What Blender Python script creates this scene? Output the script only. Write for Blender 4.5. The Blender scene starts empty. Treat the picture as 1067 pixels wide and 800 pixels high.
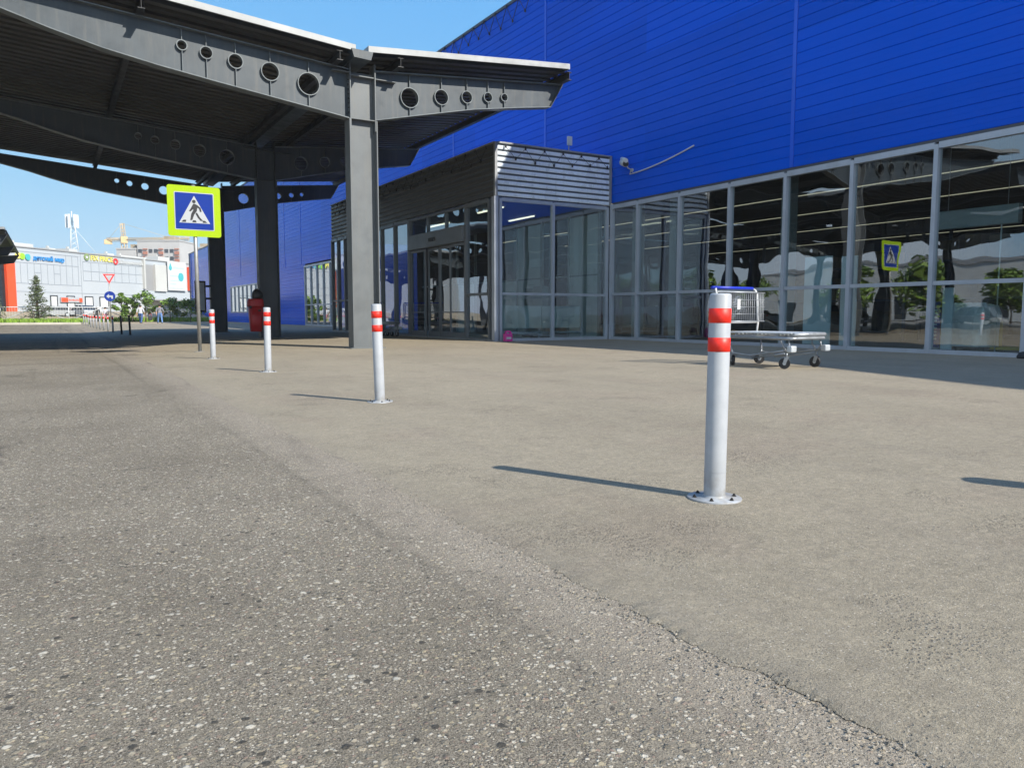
import bpy, bmesh, math, random
from mathutils import Vector, Matrix, Euler, noise as mnoise
R = math.radians
random.seed(7)
HAZE = .0004
C = bpy.context.scene.collection
PI = math.pi

# ------------------------------------------------------------------ node helpers
class NT:
    def __init__(s, name, rough=0.5, metal=0.0, spec=0.5):
        s.m = bpy.data.materials.new(name); s.m.use_nodes = True
        s.t = s.m.node_tree; s.n = s.t.nodes; s.l = s.t.links
        s.b = s.n['Principled BSDF']
        s.b.inputs['Roughness'].default_value = rough
        s.b.inputs['Metallic'].default_value = metal
        s.b.inputs['Specular IOR Level'].default_value = spec
        s.tc = s.n.new('ShaderNodeTexCoord')
        s.co = s.tc.outputs['Object']
    def set(s, sock, v):
        if hasattr(v, 'links') or isinstance(v, bpy.types.NodeSocket): s.l.new(v, sock)
        elif isinstance(v, (tuple, list)):
            n = len(sock.default_value)
            sock.default_value = tuple(v)[:n] if len(v) >= n else tuple(v) + (1.0,)
        else: sock.default_value = v
    def map(s, scale=(1, 1, 1), loc=(0, 0, 0), rot=(0, 0, 0)):
        n = s.n.new('ShaderNodeMapping'); s.l.new(s.co, n.inputs['Vector'])
        n.inputs['Scale'].default_value = scale; n.inputs['Location'].default_value = loc; n.inputs['Rotation'].default_value = rot
        return n.outputs['Vector']
    def noise(s, scale, detail=4, rough=.55, vec=None, dist=0):
        n = s.n.new('ShaderNodeTexNoise'); s.l.new(vec or s.co, n.inputs['Vector'])
        n.inputs['Scale'].default_value = scale; n.inputs['Detail'].default_value = detail
        n.inputs['Roughness'].default_value = rough; n.inputs['Distortion'].default_value = dist
        return n.outputs['Fac']
    def noisec(s, scale, detail=2, vec=None):
        n = s.n.new('ShaderNodeTexNoise'); s.l.new(vec or s.co, n.inputs['Vector'])
        n.inputs['Scale'].default_value = scale; n.inputs['Detail'].default_value = detail
        return n.outputs['Color']
    def voro(s, scale, vec=None, feature='F1', rnd=1.0):
        n = s.n.new('ShaderNodeTexVoronoi'); n.feature = feature
        s.l.new(vec or s.co, n.inputs['Vector']); n.inputs['Scale'].default_value = scale
        n.inputs['Randomness'].default_value = rnd
        return n
    def ramp(s, fac, stops, interp='LINEAR'):
        n = s.n.new('ShaderNodeValToRGB'); s.set(n.inputs['Fac'], fac)
        e = n.color_ramp.elements; n.color_ramp.interpolation = interp
        while len(e) < len(stops): e.new(0.5)
        for k, (p, c) in enumerate(stops):
            e[k].position = p; e[k].color = (c, c, c, 1) if isinstance(c, (int, float)) else tuple(c) + ((1,) if len(c) == 3 else ())
        return n.outputs['Color']
    def mix(s, fac, a, b, mode='MIX'):
        n = s.n.new('ShaderNodeMix'); n.data_type = 'RGBA'; n.blend_type = mode
        s.set(n.inputs[0], fac); s.set(n.inputs[6], a); s.set(n.inputs[7], b)
        return n.outputs[2]
    def math(s, op, a, b=0.0, clamp=False):
        n = s.n.new('ShaderNodeMath'); n.operation = op; n.use_clamp = clamp
        s.set(n.inputs[0], a); s.set(n.inputs[1], b); return n.outputs[0]
    def sep(s, v):
        n = s.n.new('ShaderNodeSeparateXYZ'); s.l.new(v, n.inputs[0]); return n.outputs
    def step(s, v, lo, hi):
        n = s.n.new('ShaderNodeMapRange'); n.interpolation_type = 'SMOOTHSTEP'
        s.set(n.inputs['Value'], v); s.set(n.inputs['From Min'], lo); s.set(n.inputs['From Max'], hi)
        return n.outputs['Result']
    def bump(s, h, dist=0.01, strength=1.0, prev=None):
        n = s.n.new('ShaderNodeBump'); s.l.new(h, n.inputs['Height'])
        n.inputs['Distance'].default_value = dist; n.inputs['Strength'].default_value = strength
        if prev: s.l.new(prev, n.inputs['Normal'])
        return n.outputs['Normal']
    def col(s, v): s.set(s.b.inputs['Base Color'], v)
    def rgh(s, v): s.set(s.b.inputs['Roughness'], v)
    def nrm(s, v): s.l.new(v, s.b.inputs['Normal'])

def shade(c, f): return tuple(min(1, x * f) for x in c[:3])

def pmat(name, c, rough=.5, metal=0, var=.15, scale=2.5, fine=40, dirt=.0, streak=False, bump=0.0, spec=.5):
    """painted / plain surface with mottling, dirt and uneven gloss"""
    m = NT(name, rough, metal, spec)
    a = m.noise(scale, 5, .6)
    base = m.mix(m.step(a, .3, .7), shade(c, 1 - var), shade(c, 1 + var))
    f = m.noise(fine, 3, .6)
    base = m.mix(.18 * min(1, var * 5), base, m.ramp(f, [(.3, shade(c, .7)), (.7, shade(c, 1.25))]))
    if dirt:
        v = m.map((3, 3, .25)) if streak else None
        d = m.noise(2.2 if streak else scale * 1.7, 6, .65, v)
        base = m.mix(m.math('MULTIPLY', m.step(d, .48, .72), dirt), base, (.16, .145, .12))
    m.col(base)
    m.rgh(m.ramp(m.noise(scale * 2, 4), [(.3, max(.02, rough - .1)), (.7, min(1, rough + .12))]))
    if bump: m.nrm(m.bump(m.noise(fine, 4, .6), bump))
    return m.m

# ------------------------------------------------------------------ materials
M = {}
def mk_ground():
    # old coarse asphalt with exposed pebbles
    m = NT('road asphalt', .88, 0, .3)
    big = m.noise(.55, 5, .6); mid = m.noise(5, 5, .65); fine = m.noise(260, 3, .7)
    f2 = m.noise(520, 2, .7, m.map((1, 1, 1), (4, 9, 0)))
    base = m.mix(m.step(fine, .38, .64), (.055, .048, .041), (.30, .272, .232))
    base = m.mix(m.math('MULTIPLY', m.step(f2, .52, .66), .55), base, (.44, .405, .35))
    base = m.mix(m.math('MULTIPLY', m.step(mid, .4, .7), .45), base, (.215, .197, .16))
    wv = m.n.new('ShaderNodeVectorMath'); wv.operation = 'ADD'
    sc = m.n.new('ShaderNodeVectorMath'); sc.operation = 'SCALE'; m.l.new(m.noisec(85, 2), sc.inputs[0]); sc.inputs['Scale'].default_value = .0085
    m.l.new(m.co, wv.inputs[0]); m.l.new(sc.outputs[0], wv.inputs[1]); wc = wv.outputs[0]
    hsum = m.math('MULTIPLY', fine, .25)
    for (scale, pres, rr, seed) in ((170, .10, .0026, 3.1), (84, .20, .0052, 0.), (43, .44, .0095, 7.7)):
        v = m.voro(scale, wc)
        if seed:
            mp = m.n.new('ShaderNodeMapping'); m.l.new(wc, mp.inputs['Vector']); mp.inputs['Location'].default_value = (seed, seed * .37, seed * .2)
            m.l.new(mp.outputs['Vector'], v.inputs['Vector'])
        cs = m.sep(v.outputs['Color'])
        present = m.step(cs[0], pres, pres + .015)
        rad = m.math('ADD', m.math('MULTIPLY', cs[1], .32), .22)          # radius in cell units
        inside = m.math('SUBTRACT', 1.0, m.step(v.outputs['Distance'], m.math('MULTIPLY', rad, .62), m.math('MULTIPLY', rad, 1.08)))
        mask = m.math('MULTIPLY', present, inside)
        sc_ = m.ramp(cs[2], [(.0, (.16, .15, .125)), (.06, (.085, .08, .072)), (.10, (.29, .265, .22)), (.34, (.44, .40, .33)), (.50, (.34, .32, .275)),
                             (.68, (.58, .55, .49)), (.8, (.30, .235, .20)), (.86, (.44, .39, .29)), (.94, (.58, .56, .51))], 'CONSTANT')
        sc_ = m.mix(.35, sc_, m.ramp(m.noise(300, 2), [(.3, .08), (.7, .6)]), 'SOFT_LIGHT')
        base = m.mix(mask, base, sc_)
        hsum = m.math('ADD', hsum, m.math('MULTIPLY', mask, .22 + .25 * (rr / .0095)))
    # worn lighter/darker lanes and a hairline crack
    base = m.mix(m.step(big, .35, .68), base, m.mix(1, base, (.78, .77, .76), 'MULTIPLY'))
    cv = m.voro(.33, m.map((1, 1, 1), (3.1, .4, 0)), 'DISTANCE_TO_EDGE')
    cw = m.voro(.33, None, 'DISTANCE_TO_EDGE')
    wd = m.n.new('ShaderNodeVectorMath'); wd.operation = 'ADD'
    sc2 = m.n.new('ShaderNodeVectorMath'); sc2.operation = 'SCALE'; m.l.new(m.noisec(2.2, 5), sc2.inputs[0]); sc2.inputs['Scale'].default_value = .7
    m.l.new(m.co, wd.inputs[0]); m.l.new(sc2.outputs[0], wd.inputs[1]); m.l.new(wd.outputs[0], cw.inputs['Vector'])
    crack = m.math('SUBTRACT', 1.0, m.step(cw.outputs['Distance'], .002, .009))
    crack = m.math('MULTIPLY', crack, m.step(m.noise(.6, 2), .5, .6))
    base = m.mix(m.math('MULTIPLY', crack, .6), base, (.05, .045, .042))
    # pale sandy dust gathered along the seam with the newer asphalt
    xs = m.sep(m.co)
    seam = m.step(m.math('ADD', xs[0], m.math('MULTIPLY', mid, .6)), 1.30, 1.75)
    base = m.mix(m.math('MULTIPLY', seam, .42), base, m.ramp(m.noise(190, 3, .75), [(.40, (.14, .122, .105)), (.60, (.58, .525, .46))]))
    oil = m.step(m.noise(1.1, 3, .5, m.map((1, .35, 1), (9, 2, 0))), .62, .74)
    base = m.mix(m.math('MULTIPLY', oil, .3), base, (.05, .046, .042))
    tw = m.noise(1.0, 3, .5, m.map((3.2, .05, 1), (2, 0, 0), (0, 0, -.05))); base = m.mix(m.math('MULTIPLY', m.step(tw, .56, .68), .30), base, (.07, .064, .056))      # tyre lanes
    spot = m.voro(.9, m.map((1, 1, 1), (1.3, 2.2, 0))); sr = m.sep(spot.outputs['Color']); spm = m.math('MULTIPLY', m.math('SUBTRACT', 1.0, m.step(m.math('ADD', spot.outputs['Distance'], m.math('MULTIPLY', mid, .12)), .10, .24)), m.step(sr[0], .55, .6))
    base = m.mix(m.math('MULTIPLY', spm, .35), base, (.05, .046, .04))
    base = m.mix(1, base, (.895, .848, .765), 'MULTIPLY')
    m.col(base); m.nrm(m.bump(hsum, .0050, 1.0, m.bump(m.noise(14, 5, .6), .01, .6)))
    return m.m
M['road'] = mk_ground()

def mk_walk():
    m = NT('dusty asphalt', .9, 0, .25)
    big = m.noise(.5, 6, .6, m.map((1, .6, 1))); mid = m.noise(3.2, 6, .65); fine = m.noise(170, 4, .75); grit = m.noise(420, 2, .7)
    base = m.mix(m.step(fine, .3, .7), (.165, .150, .111), (.392, .357, .272))
    base = m.mix(m.math('MULTIPLY', m.step(mid, .4, .68), .35), base, (.345, .313, .24))
    md2 = m.noise(34, 4, .65, m.map((1, 1, 1), (3, 3, 0))); base = m.mix(m.math('MULTIPLY', m.step(md2, .40, .62), .42), base, (.15, .137, .105)); base = m.mix(m.math('MULTIPLY', m.step(md2, .58, .7), .3), base, (.42, .39, .31))
    base = m.mix(m.math('MULTIPLY', m.step(big, .42, .66), .55), base, m.mix(1, base, (.78, .775, .77), 'MULTIPLY'))
    base = m.mix(m.math('MULTIPLY', m.step(grit, .58, .74), .5), base, (.12, .11, .098))
    v = m.voro(120); cs = m.sep(v.outputs['Color'])
    sp = m.math('MULTIPLY', m.step(cs[0], .8, .82), m.math('SUBTRACT', 1.0, m.step(v.outputs['Distance'], .22, .40)))
    base = m.mix(sp, base, m.ramp(cs[1], [(0, (.07, .065, .06)), (.35, (.34, .31, .26)), (.7, (.5, .48, .43))], 'CONSTANT'))
    # ravelled patches where the surface has opened up
    rav = m.step(m.noise(1.3, 4, .55, m.map((1, 1, 1), (5.3, 1.7, 0))), .54, .66)
    v2 = m.voro(75); c2 = m.sep(v2.outputs['Color'])
    hole = m.math('MULTIPLY', m.math('MULTIPLY', rav, m.step(c2[0], .45, .5)), m.math('SUBTRACT', 1.0, m.step(v2.outputs['Distance'], .3, .5)))
    base = m.mix(m.math('MULTIPLY', hole, .55), base, (.10, .09, .08))
    # long faint drag marks and old damp stains
    st = m.noise(1.0, 5, .6, m.map((2.2, .22, 1), (1, 4, 0), (0, 0, .35)))
    base = m.mix(m.math('MULTIPLY', m.step(st, .5, .7), .16), base, (.16, .148, .128))
    cw = m.voro(.21); wd = m.n.new('ShaderNodeVectorMath'); wd.operation = 'ADD'; s2 = m.n.new('ShaderNodeVectorMath'); s2.operation = 'SCALE'; m.l.new(m.noisec(1.7, 6), s2.inputs[0]); s2.inputs['Scale'].default_value = .9
    m.l.new(m.co, wd.inputs[0]); m.l.new(s2.outputs[0], wd.inputs[1]); cw.feature = 'DISTANCE_TO_EDGE'; m.l.new(wd.outputs[0], cw.inputs['Vector'])
    crk = m.math('MULTIPLY', m.math('SUBTRACT', 1.0, m.step(cw.outputs['Distance'], .001, .0045)), m.step(m.noise(.45, 2), .50, .58)); base = m.mix(m.math('MULTIPLY', crk, .12), base, (.07, .064, .055))
    spot = m.voro(1.1, m.map((1, 1, 1), (4.3, 7.2, 0))); sr = m.sep(spot.outputs['Color']); spm = m.math('MULTIPLY', m.math('SUBTRACT', 1.0, m.step(m.math('ADD', spot.outputs['Distance'], m.math('MULTIPLY', mid, .16)), .10, .22)), m.step(sr[0], .6, .65))
    base = m.mix(m.math('MULTIPLY', spm, .22), base, (.09, .083, .072))
    ex = m.sep(m.co)[0]; edge = m.math('SUBTRACT', 1.0, m.step(m.math('ADD', ex, m.math('MULTIPLY', fine, .25)), 1.58, 1.85)); base = m.mix(m.math('MULTIPLY', edge, .35), base, m.ramp(m.noise(140, 3, .7), [(.35, (.09, .082, .07)), (.7, (.36, .33, .27))]))
    base = m.mix(1, base, (1.03, .965, .915), 'MULTIPLY'); m9 = m.noise(7.5, 5, .7, m.map((1, 1.5, 1), (6, 2, 0))); base = m.mix(m.math('MULTIPLY', m.step(m9, .50, .64), .36), base, m.mix(1, base, (.74, .73, .72), 'MULTIPLY')); base = m.mix(m.math('MULTIPLY', m.math('SUBTRACT', 1.0, m.step(m9, .34, .46)), .4), base, m.mix(1, base, (1.22, 1.21, 1.2), 'MULTIPLY')); pk = m.step(m.noise(.7, 5, .6, m.map((1, 1, 1), (8, 1, 0))), .50, .66); base = m.mix(m.math('MULTIPLY', pk, .55), base, m.mix(1, base, (.93, .885, .90), 'MULTIPLY')); hf = m.noise(360, 2, .75, m.map((1, 1, 1), (2, 5, 0))); base = m.mix(m.math('MULTIPLY', m.step(hf, .54, .68), .5), base, (.47, .44, .385)); base = m.mix(m.math('MULTIPLY', m.math('SUBTRACT', 1.0, m.step(hf, .30, .44)), .5), base, (.105, .098, .085)); m.col(base)
    h = m.math('ADD', fine, m.math('MULTIPLY', grit, .5)); h = m.math('SUBTRACT', h, m.math('MULTIPLY', hole, 1.2))
    m.nrm(m.bump(h, .0042, 1.0, m.bump(m.noise(11, 6, .7), .008, .7)))
    return m.m
M['walk'] = mk_walk()
def mk_far():
    m = NT('car park asphalt', .9, 0, .3)
    m.col(m.mix(m.step(m.noise(.3, 6), .35, .65), (.185, .168, .145), (.26, .238, .205))); return m.m
M['ground'] = mk_far()
M['gravel'] = pmat('loose grit', (.24, .215, .175), .9, 0, .75, 48, 160)
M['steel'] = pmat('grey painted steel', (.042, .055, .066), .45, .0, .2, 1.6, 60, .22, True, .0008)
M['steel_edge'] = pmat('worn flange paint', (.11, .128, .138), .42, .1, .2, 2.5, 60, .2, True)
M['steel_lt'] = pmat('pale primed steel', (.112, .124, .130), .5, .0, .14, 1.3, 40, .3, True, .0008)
M['steel_dk'] = pmat('dark painted steel', (.020, .021, .023), .55, 0, .2, 1.6, 50, .1, True)
M['galv'] = pmat('galvanised trim', (.27, .28, .285), .45, .2, .14, 2.2, 60, .15, True)
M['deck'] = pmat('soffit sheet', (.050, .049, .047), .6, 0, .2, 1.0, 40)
def mk_blue():
    m = NT('blue cladding', .45, 0, .0); m.b.inputs['Coat Weight'].default_value = 1.0; m.b.inputs['Coat IOR'].default_value = 1.15; m.b.inputs['Coat Roughness'].default_value = .16
    xyz = m.sep(m.co); cb = m.n.new('ShaderNodeCombineXYZ')          # each sheet has its own slight tone
    m.l.new(m.math('FLOOR', m.math('DIVIDE', m.math('ADD', xyz[1], .77), 6.0)), cb.inputs[0]); m.l.new(m.math('FLOOR', m.math('DIVIDE', m.math('SUBTRACT', xyz[2], 4.8), 1.16)), cb.inputs[1])
    wn = m.n.new('ShaderNodeTexWhiteNoise'); m.l.new(cb.outputs[0], wn.inputs['Vector'])
    a = m.math('ADD', m.math('MULTIPLY', m.noise(.25, 4), .6), m.math('MULTIPLY', wn.outputs['Value'], .4))
    base = m.mix(m.step(a, .25, .75), (.0006, .078, .57), (.0008, .094, .68))
    stn = m.step(m.noise(1.6, 6, .7, m.map((1, 1.6, .10))), .55, .8)
    m.col(m.mix(m.math('MULTIPLY', stn, .22), base, (.012, .075, .36)))
    d = m.noise(1.3, 6, .65, m.map((1, 1, .12))); m.rgh(m.ramp(d, [(.35, .30), (.7, .38)]))
    m.nrm(m.bump(m.noise(.9, 4), .012)); return m.m
M['blue'] = mk_blue()
M['seam'] = pmat('blue trim', (.002, .085, .62), .35, 0, .08, .6, 30)
M['coping'] = pmat('dark coping', (.05, .055, .07), .5, 0, .1)
M['gap'] = pmat('groove shade tone', (.10, .115, .13), .6, 0, .1)  # dark colour stands in for shade inside the lobby cladding grooves
M['clad_shade'] = pmat('shaded corrugated sheet', (.062, .061, .058), .42, .2, .1, .9, 50, .1, True)  # light corrugated sheet darkened: the canopy's shade is put into the colour
M['clad'] = pmat('corrugated grey sheet', (.80, .88, .94), .30, .12, .06, .9, 50, .15, True)
M['alu'] = pmat('aluminium frame', (.40, .44, .50), .42, .25, .08, 1.5, 50, .12, True)
M['alu_dk'] = pmat('grey door frame', (.15, .165, .18), .42, .3, .1, 2, 50)
def mk_post():
    m = NT('scuffed white paint', .42, 0, .45)
    z = m.sep(m.co)[2]; n = m.noise(9, 6, .65); sc = m.noise(22, 5, .7, m.map((1, 1, .22)))
    base = m.mix(m.step(n, .3, .7), (.335, .355, .38), (.375, .395, .42))
    low = m.math('SUBTRACT', 1.0, m.step(z, .0, .24)); base = m.mix(m.math('MULTIPLY', m.math('MULTIPLY', low, m.step(n, .35, .6)), .6), base, (.17, .155, .13))
    base = m.mix(m.math('MULTIPLY', m.step(sc, .70, .78), .35), base, (.12, .115, .11))
    base = m.mix(m.math('MULTIPLY', m.step(m.noise(34, 4, .6), .72, .76), .6), base, (.10, .06, .04))
    m.col(base); m.rgh(m.ramp(n, [(.3, .36), (.7, .55)])); return m.m
M['white'] = mk_post()
M['white2'] = pmat('white plastic', (.55, .565, .57), .45, 0, .05, 4, 50)
M['red'] = pmat('red reflective band', (.76, .020, .008), .5, 0, .10, 12, 90, .18)
M['dark'] = pmat('black rubber', (.018, .018, .02), .6, 0, .2, 8)
M['darkpost'] = pmat('dark brown paint', (.022, .018, .018), .5, 0, .2, 8)
M['bolt'] = pmat('blackened bolt', (.04, .038, .036), .5, .5, .2, 20)
M['chrome'] = pmat('zinc plated steel', (.33, .35, .37), .40, .5, .1, 6, 50)
M['slat'] = pmat('pale grey slat', (.50, .54, .57), .4, .2, .08, 4, 50, .12)
M['handle'] = pmat('blue handle plastic', (.01, .03, .42), .4, 0, .06)
M['binred'] = pmat('red bin plastic', (.42, .008, .012), .42, 0, .12, 4, 40, .12)
M['bag'] = pmat('black bin bag', (.012, .012, .013), .35, 0, .2, 9, 30, 0, False, .01)
M['magenta'] = pmat('magenta plastic', (.62, .035, .29), .45, 0, .1, 9)
M['post'] = pmat('grey sign post', (.30, .30, .29), .45, .4, .12, 6, 60, .2)
M['signy'] = pmat('fluorescent yellow green', (.29, .43, .0), .5, 0, .03, 5, 50, 0, False, 0, .2)
M['signb'] = pmat('sign blue', (.003, .026, .22), .5, 0, .04, 2.5, 40, 0, False, 0, .15)
M['signw'] = pmat('sign white', (.37, .39, .41), .5, 0, .03, 2.5, 40, 0, False, 0, .2)
M['signk'] = pmat('sign black', (.012, .012, .014), .45, 0, .05)
M['signr'] = pmat('sign red', (.75, .03, .03), .45, 0, .05)
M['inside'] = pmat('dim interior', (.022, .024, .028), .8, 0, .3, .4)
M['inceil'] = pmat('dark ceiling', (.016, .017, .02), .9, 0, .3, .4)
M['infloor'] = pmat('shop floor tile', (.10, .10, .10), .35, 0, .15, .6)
M['pillar'] = pmat('grey interior pillar', (.24, .27, .28), .6, 0, .06)
M['paneli'] = pmat('pale board', (.62, .72, .80), .5, 0, .05, 2)
M['radiator'] = pmat('pale grey panel', (.50, .58, .60), .45, 0, .05, 2)
M['shelf'] = pmat('rack steel', (.05, .06, .09), .6, 0, .3, 2)
M['goods'] = pmat('stacked cartons', (.14, .10, .06), .8, 0, .7, 1.3, 12)
M['yellow'] = pmat('yellow enamel', (.55, .38, .02), .5, 0, .1)
M['mall'] = pmat('pale grey cassette', (.39, .42, .45), .55, 0, .04, .12, 4)
M['mall_line'] = pmat('facade joint', (.24, .27, .31), .6, 0, .05)
M['mallw'] = pmat('white facade', (.47, .47, .45), .6, 0, .05, .2, 3)
M['malld'] = pmat('grey facade recess', (.27, .27, .27), .6, 0, .05, .2, 3)
M['orange'] = pmat('orange red cladding', (.72, .075, .018), .5, 0, .05, .5)
M['winframe'] = pmat('dark window frame', (.03, .035, .045), .5, 0, .1)
M['aptw'] = pmat('pale apartment wall', (.42, .41, .40), .8, 0, .06, .2)
M['aptb'] = pmat('red brown loggia', (.36, .14, .09), .8, 0, .1, .2)
M['crane'] = pmat('crane yellow', (.60, .42, .20), .6, 0, .1)
M['leaf'] = pmat('broad leaves', (.14, .215, .03), .6, 0, .45, 1.2, 6)
M['leaf2'] = pmat('bush leaves', (.125, .215, .028), .6, 0, .4, 1.2, 6)
M['needle'] = pmat('spruce needles', (.085, .115, .045), .7, 0, .4, 2, 9)
M['bark'] = pmat('bark', (.11, .085, .06), .9, 0, .3, 5, 30)
M['grass'] = pmat('lawn grass', (.17, .28, .03), .8, 0, .45, .7, 9)
M['kerb'] = pmat('kerb concrete', (.44, .42, .36), .85, 0, .15, 1.5, 30)
M['earth'] = pmat('bare soil', (.33, .26, .17), .95, 0, .2, .5, 9)
M['skin'] = pmat('skin', (.48, .28, .2), .6, 0, .05)
M['hair'] = pmat('dark hair', (.025, .018, .014), .7, 0, .2)
M['jeans'] = pmat('blue denim', (.04, .09, .24), .85, 0, .2, 6)
M['jeans2'] = pmat('light denim', (.10, .2, .42), .85, 0, .2, 6)
M['shirtw'] = pmat('white cotton', (.50, .50, .55), .85, 0, .05)
M['shirtd'] = pmat('dark cotton', (.03, .03, .035), .85, 0, .2)
M['shirtp'] = pmat('pink cotton', (.7, .28, .35), .85, 0, .1)
M['carw'] = pmat('white car paint', (.34, .36, .38), .25, 0, .03)
M['card'] = pmat('dark car paint', (.03, .035, .05), .2, 0, .1)
M['carb'] = pmat('blue car paint', (.03, .08, .3), .22, 0, .1)
M['teal'] = pmat('teal print', (.06, .38, .42), .5, 0, .05)
M['grn'] = pmat('green sign letter', (.30, .62, .03), .5, 0, .05)
M['cyan'] = pmat('blue sign letter', (.03, .24, .58), .5, 0, .05)
M['yel'] = pmat('yellow sign letter', (.70, .62, .14), .5, 0, .05)
M['olive'] = pmat('olive sign disc', (.22, .30, .12), .5, 0, .05)
M['greyprint'] = pmat('pale blue print', (.40, .55, .62), .6, 0, .05)
def mk_stripe():
    m = NT('striped cotton', .85)
    z = m.sep(m.co)[2]
    m.col(m.mix(m.step(m.math('SINE', m.math('MULTIPLY', z, 55.)), -.2, .2), (.03, .035, .06), (.36, .36, .4))); return m.m
M['shirts'] = mk_stripe()

def mk_glass(name, tint, base_r, gain, warp, dist):
    m = bpy.data.materials.new(name); m.use_nodes = True
    t = m.node_tree; n = t.nodes; n.clear(); L = t.links
    out = n.new('ShaderNodeOutputMaterial'); mx = n.new('ShaderNodeMixShader')
    tr = n.new('ShaderNodeBsdfTransparent'); tr.inputs['Color'].default_value = tint + (1,)
    gl = n.new('ShaderNodeBsdfGlossy'); gl.inputs['Roughness'].default_value = .008; gl.inputs['Color'].default_value = (.93, .97, 1, 1)
    fr = n.new('ShaderNodeFresnel'); fr.inputs['IOR'].default_value = 1.5
    tc = n.new('ShaderNodeTexCoord'); no = n.new('ShaderNodeTexNoise')
    L.new(tc.outputs['Object'], no.inputs['Vector']); no.inputs['Scale'].default_value = warp; no.inputs['Detail'].default_value = 1.5
    bp = n.new('ShaderNodeBump'); bp.inputs['Distance'].default_value = dist
    L.new(no.outputs['Fac'], bp.inputs['Height']); L.new(bp.outputs['Normal'], gl.inputs['Normal'])
    a = n.new('ShaderNodeMath'); a.operation = 'MULTIPLY_ADD'; L.new(fr.outputs['Fac'], a.inputs[0]); a.inputs[1].default_value = gain; a.inputs[2].default_value = base_r; a.use_clamp = True
    ge = n.new('ShaderNodeNewGeometry'); iv = n.new('ShaderNodeMath'); iv.operation = 'SUBTRACT'; iv.inputs[0].default_value = 1; L.new(ge.outputs['Backfacing'], iv.inputs[1])
    mu = n.new('ShaderNodeMath'); mu.operation = 'MULTIPLY'; L.new(a.outputs[0], mu.inputs[0]); L.new(iv.outputs[0], mu.inputs[1])
    L.new(mu.outputs[0], mx.inputs['Fac']); L.new(tr.outputs[0], mx.inputs[1]); L.new(gl.outputs[0], mx.inputs[2])
    L.new(mx.outputs[0], out.inputs['Surface']); return m
M['glass'] = mk_glass('storefront glass', (.78, .86, .86), .19, 1.3, .6, .011)
M['glass_far'] = mk_glass('mirror tinted glass', (.45, .52, .50), .30, 1.2, .5, .012)
M['carglass'] = pmat('car window glass', (.015, .02, .025), .08, 0, .1)
def mk_lamp(name, c, s):
    m = NT(name); m.b.inputs['Emission Color'].default_value = c + (1,); m.b.inputs['Emission Strength'].default_value = s
    m.col((.8, .8, .78)); return m.m
M['tube'] = mk_lamp('fluorescent tube', (1, .84, .60), .36)
M['tube2'] = mk_lamp('bright lobby tube', (1, .9, .68), 1.2)

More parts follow.
